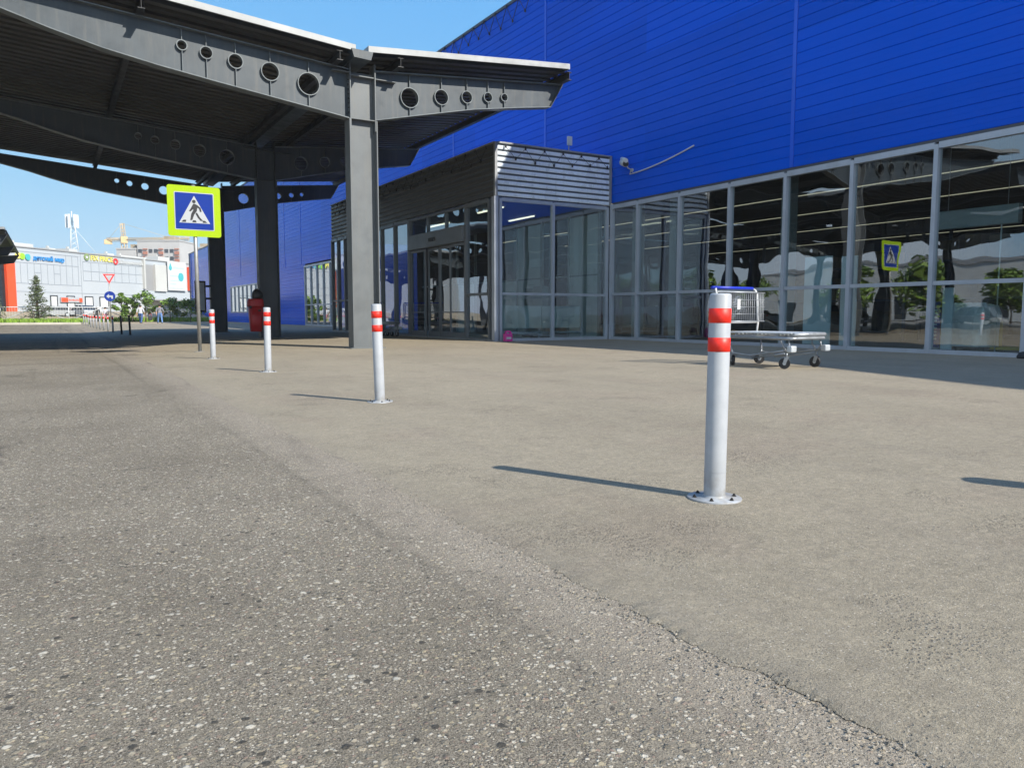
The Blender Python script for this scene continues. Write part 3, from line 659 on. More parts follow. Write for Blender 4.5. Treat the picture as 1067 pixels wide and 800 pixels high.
for y in (14.23, 26.28, 34.45, 46.3, 61.7, 66.7, 84.7, 97):
    m = MB(); top = H0 if y < 11.2 else H1 if y < 95 else HF
    m.box((WX - .022, y - .055, 4.82), (WX + .004, y + .055, top)); m.build('seam_strip', M['seam'], st)
m = MB(); m.box((WX - .03, 4.0, GT + .06), (WX + .02, 21.9, 4.80)); m.build('drip_flashing', M['coping'], st)
m = MB(); m.tube([(WX - .12, 118.6, .3), (WX - .12, 118.6, HF)], .09, 8); m.build('downpipe', M['galv'], st)
def bay_y(parent, X, ya, yb, z1=GT, zt=TR, nm='window', glass='glass', last=False, zb=0.0, dep=(.10, .07), fr='alu'):
    """one glazed bay in a wall facing -X: its own frame mesh and panes as children"""
    m = MB(); d0, d1 = dep; w2 = .05
    m.box((X - d0, ya - w2, zb), (X + d1, ya + w2, z1))
    if last: m.box((X - d0, yb - w2, zb), (X + d1, yb + w2, z1))
    e = yb - w2
    m.box((X - d0 + .02, ya + w2, zb), (X + d1 - .01, e, zb + .10)); m.box((X - d0 + .01, ya + w2, z1 - .09), (X + d1 - .01, e, z1 + .05))
    zs = [zb + .10, z1 - .09]
    if zt: m.box((X - d0 + .03, ya + w2, zt - .045), (X + d1 - .02, e, zt + .045)); zs = [zb + .10, zt - .045, zt + .045, z1 - .09]
    f = m.build(nm, M[fr], parent)
    for k in range(0, len(zs), 2):
        q = MB().box((X - .012, ya + w2 - .01, zs[k] - .01), (X + .012, e + .01, zs[k + 1] + .01)); q.build('glass_pane', M[glass], f)
    return f
ypost = [4.0, 6.1, 8.2, 10.22, 12.33, 14.35, 16.35, 18.44, 20.47, 21.86]
for a, b in zip(ypost, ypost[1:]): bay_y(st, WX, a, b)
m = MB(); m.box((WX - .11, 21.80, 0), (WX + .02, 21.93, 4.75)); m.build('corner_post', M['alu'], st)
yy = [52.6 + 1.6 * k for k in range(6)]
for a, b in zip(yy, yy[1:]): bay_y(st, WX, a, b, 4.62, 1.6, glass='glass_far', last=b == yy[-1])
yy = [75.8 + 2.03 * k for k in range(8)]
for a, b in zip(yy, yy[1:]): bay_y(st, WX, a, b, 3.85, None, glass='glass_far', zb=1.05, last=b == yy[-1])
for y in (14.75, 19.3, 21.2): m = MB().box((WX + .45, y - .16, 0), (WX + .75, y + .16, 7.3)); m.build('interior_pillar', M['pillar'], st, bevel=.01)
struct(MB().box((WX + .08, -37, -.02), (61, 52, .02)).build('shop_floor', M['infloor']))
# strip lights under the hall ceiling
k = 0
lab = ['lowest', 'second lowest', 'middle', 'second highest', 'highest']
for x, z in ((29.0, 6.15), (34.6, 6.15), (41.6, 6.15), (50, 6.15), (24, 6.3)):
    t = thing('ceiling_light', f'long warm strip light deep inside the hall, {["first row behind the foremost", "second row behind the foremost", "third row behind the foremost", "rearmost row", "foremost row"][k]}', 'ceiling light', (x, 10, z), 'strip lights in the hall'); k += 1
    MB().box((x - .03, -30, z), (x + .03, 50, z + .03)).build('tube', M['tube'], t); MB().box((x - .08, -30, z + .052), (x + .08, 50, z + .09)).build('housing', M['inceil'], t)
    m = MB()
    for y in (-25, -5, 15, 35): m.box((x - .01, y - .01, z + .09), (x + .01, y + .01, 7.3))
    m.build('hanger', M['inceil'], t)
# goods standing behind the glazing
def board(y0, y1, z1, lab, x=WX + .32):
    t = thing('white_board', lab, 'board', (x, (y0 + y1) / 2, .02), 'pale boards behind the glazing')
    MB().box((x, y0, .10), (x + .03, y1, z1)).build('panel', M['paneli'], t, bevel=.004); m = MB()
    for y in (y0 + .1, y1 - .1): m.box((x - .08, y - .02, .02), (x + .3, y + .02, .098)); m.box((x + .035, y - .02, .098), (x + .06, y + .02, z1 - .15))
    m.build('stand', M['alu'], t)
board(13.1, 13.95, 2.42, 'wide pale board standing behind the glazing right of the trolley')
board(12.36, 12.82, 2.38, 'narrow pale board standing behind the glazing, right of the wide one')
board(9.9, 10.15, 1.5, 'short pale board behind the glazing near the blue banner')
t = thing('banner', 'dark blue upright banner behind the right hand glazing', 'banner', (18.0, 10.6, .02))
MB().box((18.0, 10.46, .12), (18.02, 10.74, 1.2)).build('sheet', M['signb'], t); MB().box((17.9, 10.42, .02), (18.12, 10.78, .118)).build('foot', M['alu'], t)
m = MB()
for k in range(9): m.box((17.996, 10.53, .3 + k * .085), (17.999, 10.66, .335 + k * .085 + .01 * (k % 2)))
m.build('print', M['greyprint'], t)
for i, (y, h) in enumerate(((10.95, 3.0), (9.35, 2.9))):
    t = thing('floor_pole', ('thin white pole on a foot behind the blue banner', 'thin white pole on a foot right of the blue banner')[i], 'pole', (18.3, y, .02))
    MB().tube([(18.3, y, .05), (18.3, y, h)], .016, 8).build('shaft', M['white2'], t); MB().lathe([(.16, 0), (.16, .02), (.03, .035)], 16, (18.3, y, .02)).build('foot', M['white2'], t)
t = thing('hanging_sign', 'blank pale box sign hanging inside above the blue banner', 'sign', (20.5, 11.3, 3.2))
MB().box((20.5, 10.1, 3.15), (20.7, 12.2, 3.62)).build('panel', M['paneli'], t, bevel=.01); m = MB()
for y in (10.4, 11.9): m.tube([(20.6, y, 3.62), (20.6, y, 7.3)], .01, 6)
m.build('hanger', M['alu'], t)
t = thing('wrapped_pallet', 'low pallet of goods under crumpled white film behind the right hand glazing', 'pallet', (18.5, 10.0, .02))
m = MB(); rnd = random.Random(4); N = 22; rings = []
for z, f in ((.16, 1), (.5, .97), (.85, 1.02), (1.05, .9), (1.12, .6), (1.13, .1)):
    rings.append([(18.5 + f * (.42 + .05 * rnd.random()) * math.copysign(abs(math.cos(2 * PI * k / N)) ** .5, math.cos(2 * PI * k / N)), 10.0 + f * (.5 + .06 * rnd.random()) * math.copysign(abs(math.sin(2 * PI * k / N)) ** .5, math.sin(2 * PI * k / N)), z + .05 * rnd.random() * (z > .2)) for k in range(N)])
vs = [p for r in rings for p in r]; m.add(vs, [(i * N + k, i * N + (k + 1) % N, (i + 1) * N + (k + 1) % N, (i + 1) * N + k) for i in range(5) for k in range(N)]); m.build('film', pmat('white film', (.8, .82, .84), .3), t)
m = MB()
for y in (9.55, 10.0, 10.45): m.box((18.05, y - .07, .02), (18.95, y + .07, .13))
m.box((18.02, 9.45, .132), (18.98, 10.55, .155)); m.build('pallet', M['goods'], t)
def rack(x, y, L, lab, hgt=3.6):
    t = thing('storage_rack', lab, 'rack', (x, y, .02), 'racks inside the hall')
    for yy in (y - L / 2, y + L / 2):
        MB().box((x - .5, yy - .04, .02), (x - .42, yy + .04, hgt)).box((x + .42, yy - .04, .02), (x + .5, yy + .04, hgt)).box((x - .42, yy - .02, 1), (x + .42, yy + .02, 1.05)).build('upright', M['shelf'], t)
    for z in (.25, 1.35, 2.5):
        s = MB().box((x - .5, y - L / 2 + .04, z), (x + .5, y + L / 2 - .04, z + .06)).build('shelf', M['shelf'], t)
        m = MB(); yy = y - L / 2 + .1
        while yy < y + L / 2 - .7:
            ww = .35 + .4 * random.random(); hh = .35 + .5 * random.random(); m.box((x - .4, yy, z + .062), (x + .4, yy + ww, z + .062 + hh)); yy += ww + .05 + .2 * random.random()
        m.build('goods', M['goods'], s)['kind'] = 'stuff'
rack(24, 11.5, 5, 'dim storage rack of cartons behind the two pale boards'); rack(25, 18.5, 6, 'dim storage rack of cartons behind the trolley'); rack(23, 6, 4, 'dim storage rack of cartons at the right edge of the glazing', 2.6)
t = thing('pallet_jack', 'yellow pallet truck parked inside behind the far right glazing', 'pallet truck', (18.6, 8.9, .02))
MB().box((18.3, 8.5, .1), (18.45, 9.7, .16)).box((18.75, 8.5, .1), (18.9, 9.7, .16)).box((18.3, 9.5, .162), (18.9, 9.8, .75)).build('body', M['yellow'], t); MB().tube([(18.6, 9.75, .6), (18.6, 10.0, 1.2)], .02, 8).tube([(18.45, 10.0, 1.2), (18.75, 10.0, 1.2)], .02, 8).build('handle', M['dark'], t)
m = MB()
for x in (18.37, 18.82):
    for y in (8.65, 9.65): m.tube([(x - .04, y, .08), (x + .04, y, .08)], .06, 10)
m.build('roller', M['dark'], t)

# security camera with its cable
t = thing('security_camera', 'white wall camera on the blue cladding above the glazing', 'camera', (WX, 20.9, 5.75))
MB().lathe([(.06, 0), (.06, .03)], 16, (0, 0, 0), mat=Matrix.Translation((WX - .002, 20.85, 5.78)) @ Matrix.Rotation(-PI / 2, 4, 'Y')).tube([(WX - .02, 20.85, 5.78), (WX - .2, 20.85, 5.83), (WX - .24, 20.88, 5.92)], .022, 8).build('bracket', M['white2'], t)
MB().tube([(WX - .10, 21.28, 6.10), (WX - .46, 20.66, 5.92)], .11, 14).build('body', M['white2'], t); MB().tube([(WX - .461, 20.658, 5.9195), (WX - .50, 20.595, 5.90)], .095, 14).build('lens', M['dark'], t)
MB().tube([(WX - .08, 21.32, 6.22), (WX - .52, 20.56, 6.00)], .075, 8).build('sunshade', M['white2'], t)
m = MB(); P = []
for k in range(13):
    u = k / 12; P.append((WX - .03, 20.95 - 3.05 * u, 5.66 + .40 * u ** 1.7))
m.tube([(WX - .03, 20.9, 5.80)] + P, .022, 6); tag(m.build('cable', M['white2'], loc=(WX - .03, 20, 5.7)), 'white sagging cable on the blue wall beside the security camera', 'cable')

# ------------------------------------------------------------------ entrance lobby
VX, VY, VY1, VT = 12.45, 21.95, 39.0, 6.38
ve = thing('entrance_lobby', 'glazed entrance lobby with a grey corrugated parapet', 'building', (VX, 30, 0))
def corr(z0, z1, pitch=.19):
    n = int(round((z1 - z0) / pitch)); p = (z1 - z0) / n
    return [(z0 + p * k, z0 + p * k + p * .70, z0 + p * (k + 1)) for k in range(n)]
def corr_strip(m, P, u0, u1):
    """trapezoid sheet: outer flats in material 0, recessed gaps in material 1; P(u, depth, z)"""
    for a, b, c in pr:
        for q, mi in (((0.012, a, 0, a + .03), 0), ((0, a + .03, 0, b - .012), 0), ((0, b - .012, .05, b), 0), ((.05, b, .05, c - .004), 1), ((.05, c - .004, .012, c), 1)):
            d0, za, d1, zb = q; m.add([P(u0, d0, za), P(u1, d0, za), P(u1, d1, zb), P(u0, d1, zb)], [(0, 1, 2, 3)], False, mi)
pr = corr(4.72, VT)
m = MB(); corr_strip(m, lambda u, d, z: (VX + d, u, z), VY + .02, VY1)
m.build('front_cladding', [M['clad_shade'], M['gap']], ve, fixn=False)
m = MB(); corr_strip(m, lambda u, d, z: (u, VY + d, z), VX + .02, 17.14); m.build('side_cladding', [M['clad'], M['gap']], ve, fixn=False)
m = MB(); corr_strip(m, lambda u, d, z: (u, VY1 - d, z), VX + .02, 17.14); m.box((VX + .06, VY + .06, 4.76), (17.15, VY1 - .06, 4.9)); m.box((VX + .05, VY + .05, 6.0), (17.15, VY1 - .05, 6.1)); m.build('roof', [M['clad'], M['gap']], ve, fixn=False)
m = MB(); m.box((VX - .03, VY - .03, 4.70), (VX + .07, VY + .07, VT + .03)); m.box((17.06, VY - .02, 4.7), (17.16, VY + .05, VT)); m.build('corner_trim', M['galv'], ve)
m = MB(); m.box((VX - .03, VY + .08, VT), (VX + .1, VY1, VT + .05)); m.box((VX + .08, VY - .03, VT), (17.16, VY + .1, VT + .05)); m.build('coping', M['galv'], ve)
m = MB(); m.box((VX + .06, VY + .06, 4.60), (17.1, VY1 - .06, 4.70)); m.build('ceiling', pmat('lobby ceiling', (.14, .17, .26), .6), ve)
struct(MB().box((VX + .08, VY + .1, -.02), (17.12, VY1 - .1, .018)).build('lobby_floor', M['radiator']))
# side wall facing the camera, two bays
def bay_x(parent, Y, xa, xb, z1, zt, last=False):
    m = MB(); w2 = .05; d0, d1 = .08, .07
    m.box((xa - w2, Y - d0, 0), (xa + w2, Y + d1, z1))
    if last: m.box((xb - w2, Y - d0, 0), (xb + w2, Y + d1, z1))
    m.box((xa + w2, Y - d0 + .02, 0), (xb - w2, Y + d1 - .01, .10)); m.box((xa + w2, Y - d0 + .01, z1 - .08), (xb - w2, Y + d1 - .01, z1 + .03)); m.box((xa + w2, Y - d0 + .03, zt - .04), (xb - w2, Y + d1 - .02, zt + .04))
    f = m.build('window', M['alu'], parent)
    for a, b in ((.10, zt - .04), (zt + .04, z1 - .08)): MB().box((xa + w2 - .01, Y - .012, a - .01), (xb - w2 + .01, Y + .012, b + .01)).build('glass_pane', M['glass'], f)
bay_x(ve, VY + .08, VX + .20, 14.72, 4.64, 1.57); bay_x(ve, VY + .08, 14.72, 17.02, 4.64, 1.57, True)
m = MB(); m.box((VX - .05, VY - .02, 0), (VX + .10, VY + .17, 4.70)); m.build('corner_post', M['alu'], ve)
# front wall: window, sliding doors, windows
bay_y(ve, VX + .05, 22.34, 24.02, 4.64, 1.57, fr='alu_dk')
for ya, yb in ((23.97, 24.08), (28.85, 28.96)): MB().box((VX - .04, ya, 0), (VX + .12, yb, 4.66)).build('door_post', M['alu_dk'], ve)
m = MB(); m.box((VX - .14, 24.08, 3.42), (VX + .10, 28.85, 3.98)); hd = m.build('door_header', M['alu_dk'], ve, bevel=.01)
MB().box((VX - .19, 26.3, 3.62), (VX - .142, 26.75, 3.74)).build('motion_sensor', M['dark'], hd)
for a, b in ((24.08, 25.6), (25.6, 27.2), (27.2, 28.85)):
    m = MB(); m.box((VX - .03, b - .04, 3.98), (VX + .10, b + (.04 if b < 28 else -.001), 4.64)); m.box((VX - .02, a + .04, 4.57), (VX + .09, b - .04, 4.64)); f = m.build('transom_window', M['alu_dk'], ve); MB().box((VX + .03, a, 3.99), (VX + .054, b - .04, 4.58)).build('glass_pane', M['glass'], f)
def leaf(y0, y1, x, nm, fr):
    m = MB(); z0, z1, s = .03, 3.40, .075
    m.box((x - .03, y0, z0), (x + .03, y0 + s, z1)); m.box((x - .03, y1 - s, z0), (x + .03, y1, z1)); m.box((x - .03, y0 + s, z0), (x + .03, y1 - s, z0 + .22)); m.box((x - .03, y0 + s, z1 - .09), (x + .03, y1 - s, z1)); m.box((x - .02, y0 + s, .95), (x + .02, y1 - s, .99))
    f = m.build(nm, M[fr], ve); MB().box((x - .008, y0 + s - .01, z0 + .21), (x + .008, y1 - s + .01, z1 - .08)).build('glass_pane', M['glass'], f)
leaf(24.1, 25.32, VX + .02, 'side_panel', 'alu_dk'); leaf(25.36, 26.30, VX + .10, 'sliding_door', 'alu_dk'); leaf(26.34, 27.38, VX + .10, 'sliding_door', 'alu_dk'); leaf(27.43, 28.84, VX + .02, 'side_panel', 'alu_dk')
yy = [28.96 + .05, 30.5, 32.0, 33.55, 35.2, 36.93, 37.97, 38.92]
for a, b in zip(yy, yy[1:]): bay_y(ve, VX + .05, a, b, 4.64, None if a < 33 else 1.57, fr='alu_dk', last=b == yy[-1])
m = MB(); m.box((VX - .1, 22, .008), (VX + .0, 38.9, .05)); m.build('threshold', M['galv'], ve)
# lobby interior
t = thing('radiator_panel', 'pale low panel on rails behind the lobby side glazing', 'panel', (14.4, VY + .55, .02))
MB().box((12.75, VY + .5, .42), (14.55, VY + .56, 1.18)).build('panel', M['radiator'], t, bevel=.006); MB().box((14.58, VY + .5, .42), (16.2, VY + .56, 1.18)).build('panel', M['radiator'], t, bevel=.006)
m = MB().box((12.7, VY + .48, .24), (16.3, VY + .52, .30))
for x in (12.9, 14.5, 16.25): m.box((x - .03, VY + .521, .02), (x + .03, VY + .58, .42))
m.build('rail', M['alu'], t)
for i, (x, y) in enumerate(((13.4, 24), (15.6, 25.5), (13.8, 29))):
    t = thing('lobby_light', ('warm ceiling tube in the lobby nearest the corner post', 'warm ceiling tube in the lobby nearest the blue wall', 'warm ceiling tube in the lobby above the sliding doors')[i], 'ceiling light', (x, y, 4.5), 'tubes on the lobby ceiling')
    MB().box((x - .035, y - .9, 4.52), (x + .035, y + .9, 4.56)).build('tube', M['tube2'], t); MB().box((x - .08, y - .95, 4.562), (x + .08, y + .95, 4.598)).build('housing', M['white2'], t)
t = thing('inner_partition', 'grey inner glazed wall at the back of the lobby', 'partition', (16.9, 27, 0))
m = MB()
for k in range(9): m.box((17.0, 22.4 + k * 1.9, .02), (17.1, 22.5 + k * 1.9, 4.58))
m.box((17.03, 22.4, 2.3), (17.08, 38, 2.36)); m.build('frame', M['pillar'], t)
for k in (0, 2, 3, 5): MB().box((17.04, 22.5 + k * 1.9, .03), (17.06, 22.4 + (k + 1) * 1.9, 2.29 if k % 2 else 4.5)).build('panel', M['radiator'], t)
for i, y in enumerate((23.4, 25.6)):
    t = thing('lobby_stand', ('pale upright display in the lobby near the corner', 'pale upright display in the lobby by the blue wall')[i], 'display', (15.2 + i, y, .02))
    MB().box((15.0 + i, y - .3, .1), (15.3 + i, y + .3, 1.9)).build('panel', M['pillar'], t, bevel=.02); MB().box((14.9 + i, y - .35, .02), (15.4 + i, y + .35, .098)).build('foot', M['shelf'], t)

# zigzag light strings clipped under the parapet edges
def garland(pts_fn, n, label, loc, bulb_r=.034, drop=.36, w=.008):
    t = thing('light_string', label, 'light string', loc, 'zigzag light strings along the roof edges')
    m = MB(); tops = []; lows = []
    for k in range(n):
        tops.append(pts_fn(k / n + .5 / n * 0, 0)); lows.append(pts_fn((k + .5) / n, drop + .08 * math.sin(k * 7.3)))
    P = []
    for a, b in zip(tops, lows): P += [a, b]
    m.tube(P, w, 5); m.build('cable', M['dark'], t)
    b0 = None
    for p in P:
        if b0 is None:
            mm = MB(); mm.ball((0, 0, 0), bulb_r, 8, sq=(1, 1, 1.5)); mm.lathe([(bulb_r * .7, .02), (bulb_r * .7, .07)], 8); b0 = mm.build('bulb', M['dark'], t, fixn=False)
            b0.data.transform(Matrix.Translation(parent_world(t))); b0.location = Vector(p) - parent_world(t)
        else:
            c = b0.copy(); C.objects.link(c); c.parent = t; c.location = Vector(p) - parent_world(t)
garland(lambda u, d: (VX + .35 + 4.5 * u, VY - .07, VT - .10 - d), 6, 'zigzag light string on the bright side of the lobby parapet', (VX + 2, VY - .07, VT))
garland(lambda u, d: (VX - .07, VY + .5 + 16 * u, VT - .10 - d), 22, 'zigzag light string on the dark front of the lobby parapet', (VX - .07, 30, VT))
garland(lambda u, d: (WX - .08, 27.2 + 26 * u, H1 - .05 - d * 1.3), 26, 'zigzag light string along the top edge of the blue wall', (WX - .08, 35, H1), .04, .5, .015)
t = thing('roof_floodlight', 'small pale floodlight standing on the lobby parapet', 'floodlight', (15.6, 22.4, VT + .05)); 
MB().tube([(15.6, 22.35, 6.1), (15.6, 22.35, 6.75)], .02, 6).build('stem', M['galv'], t); MB().box((15.52, 22.28, 6.7), (15.7, 22.36, 7.0)).build('head', M['white2'], t, bevel=.01)

# ------------------------------------------------------------------ crossing sign
t = thing('crossing_sign', 'blue pedestrian crossing sign with a bright yellow green border on a post', 'road sign', (3.12, 20.5, -.045))
MB().tube([(3.125, 20.5, -.05), (3.105, 20.5, 4.05)], .045, 16).build('post', M['post'], t); MB().lathe([(.15, 0), (.15, .015), (.055, .02)], 20, (3.125, 20.5, -.042)).build('base_plate', M['post'], t)
S0 = Vector((2.492, 20.44, 2.80))
def sg(px, py): return ((px - 170) / 410 * 1.22, (492 - py) / 402 * 1.22)
def plate(pts, y, th, nm, mat, par, holes=()):
    me = curve_mesh([pts] + list(holes), th); m = MB(); m.frommesh(me, Matrix.Translation((S0.x, y, S0.z)) @ XZ); return m.build(nm, M[mat], par, fixn=False)
def rr(x0, y0, x1, y1, r, n=5):
    P = []
    for (cx, cy, a0) in ((x1 - r, y0 + r, -PI / 2), (x1 - r, y1 - r, 0), (x0 + r, y1 - r, PI / 2), (x0 + r, y0 + r, PI)):
        P += [(cx + r * math.cos(a0 + PI / 2 * k / n), cy + r * math.sin(a0 + PI / 2 * k / n)) for k in range(n + 1)]
    return P
pl = plate(rr(0, 0, 1.22, 1.22, .06), 20.44, .006, 'plate', 'signy', t)
a0, a1 = .155, 1.065
face = plate(rr(a0, a0, a1, a1, .03), 20.434, .004, 'white_edge', 'signw', pl)
plate(rr(a0 + .02, a0 + .02, a1 - .02, a1 - .02, .02), 20.430, .003, 'blue_face', 'signb', pl)
plate([(.255, .325), (.965, .325), (.61, .985)], 20.426, .003, 'white_triangle', 'signw', pl)
m = MB()
def blk(loop):
    me = curve_mesh([loop], .003); m.frommesh(me, Matrix.Translation((S0.x, 20.422, S0.z)) @ XZ)
blk(circle(.603, .845, .042, 16))
blk([(.585, .79), (.63, .79), (.69, .755), (.755, .70), (.775, .61), (.735, .60), (.715, .68), (.675, .70), (.665, .62), (.60, .53), (.555, .40), (.505, .39), (.535, .55), (.585, .64), (.575, .69), (.52, .665), (.49, .62), (.515, .595), (.545, .635), (.575, .66)][:16])
blk([(.585, .70), (.575, .655), (.515, .60), (.485, .615), (.525, .675)])
blk([(.63, .56), (.665, .585), (.73, .47), (.795, .395), (.745, .385), (.68, .46)])
for x in (.355, .60, .845): blk([(x - .05, .345), (x + .05, .345), (x + .03 + (.6 - x) * .12, .395), (x - .03 + (.6 - x) * .12, .395)])
m.build('walking_figure', M['signk'], pl, fixn=False)
MB().box((3.02, 20.445, 3.1), (3.20, 20.475, 3.16)).box((3.02, 20.445, 3.7), (3.20, 20.475, 3.76)).build('clamp', M['post'], t)

# red bin on the second column
t = thing('waste_bin', 'red plastic bin with a black bag hanging on the middle canopy column', 'waste bin', (6.46, 29.62, .27))
def ring(cx, cy, z, a, b, n=20, e=.55):
    P = []
    for k in range(n):
        u = 2 * PI * k / n; c, s = math.cos(u), math.sin(u); P.append((cx + a * math.copysign(abs(c) ** e, c), cy + b * math.copysign(abs(s) ** e, s), z))
    return P
def loft(rings, caps=True):
    m = MB(); n = len(rings[0]); vs = [p for r in rings for p in r]
    m.add(vs, [(i * n + k, i * n + (k + 1) % n, (i + 1) * n + (k + 1) % n, (i + 1) * n + k) for i in range(len(rings) - 1) for k in range(n)], True)
    if caps: m.add(rings[0], [tuple(reversed(range(n)))]); m.add(rings[-1], [tuple(range(n))])
    return m
loft([ring(6.46, 29.4, z, a, b) for z, a, b in ((.25, .185, .15), (.27, .2, .17), (1.18, .265, .22))]).build('body', M['binred'], t)
loft([ring(6.46, 29.4, z, a, b) for z, a, b in ((1.181, .28, .235), (1.22, .285, .24), (1.40, .275, .23), (1.46, .24, .2))]).build('lid', M['binred'], t)
MB().box((6.25, 29.08, 1.1), (6.19, 29.2, 1.2)).box((6.5, 29.15, 1.0), (6.6, 29.17, 1.06)).build('latch', M['dark'], t)
m = loft([ring(6.53 + .02 * math.sin(i), 29.42, z, a, a * .8, 14, .9) for i, (z, a) in enumerate(((1.45, .17), (1.55, .2), (1.68, .19), (1.78, .12), (1.83, .05)))]); m.build('bag', M['bag'], t)
t = thing('notice_board', 'small white notice board in a dark frame beside the far column', 'notice board', (6.0, 40.1, 1.0))
MB().box((5.95, 39.95, 1.0), (6.45, 39.99, 2.5)).build('frame', M['dark'], t); MB().box((6.05, 39.93, 1.08), (6.38, 39.948, 2.42)).build('sheet', M['white2'], t); MB().box((6.44, 39.99, 1.6), (6.70, 40.03, 1.7)).box((6.44, 39.99, 2.2), (6.70, 40.03, 2.3)).build('bracket', M['dark'], t)

# magenta canister at the lobby corner
t = thing('canister', 'small magenta canister with a white label at the lobby corner', 'canister', (12.72, 21.62, .008))
m = MB(); m.box((12.58, 21.54, .012), (12.86, 21.70, .27)); m.build('body', M['magenta'], t, bevel=.025)
m = MB(); m.prism([(12.60, .262), (12.62, .34), (12.66, .36), (12.78, .36), (12.83, .33), (12.85, .262), (12.80, .262), (12.78, .315), (12.67, .315), (12.65, .262)], 'y', 21.59, 21.65); m.build('handle', M['magenta'], t)
MB().box((12.62, 21.533, .09), (12.80, 21.538, .16)).build('label', M['white2'], t); MB().lathe([(.03, 0), (.03, .03), (.025, .035)], 12, (12.60, 21.62, .265)).build('cap', M['signk'], t)
t = thing('wheel_stop', 'small black rubber foot lying at the glazing sill on the right', 'stop', (16.9, 8.02, .008)); 
loft([ring(16.9, 8.02, z, a, a) for z, a in ((.01, .14), (.05, .15), (.13, .11), (.15, .06))]).build('body', M['dark'], t); MB().lathe([(.02, 0), (.02, .03)], 8, (16.9, 8.02, .15)).build('knob', M['bolt'], t)

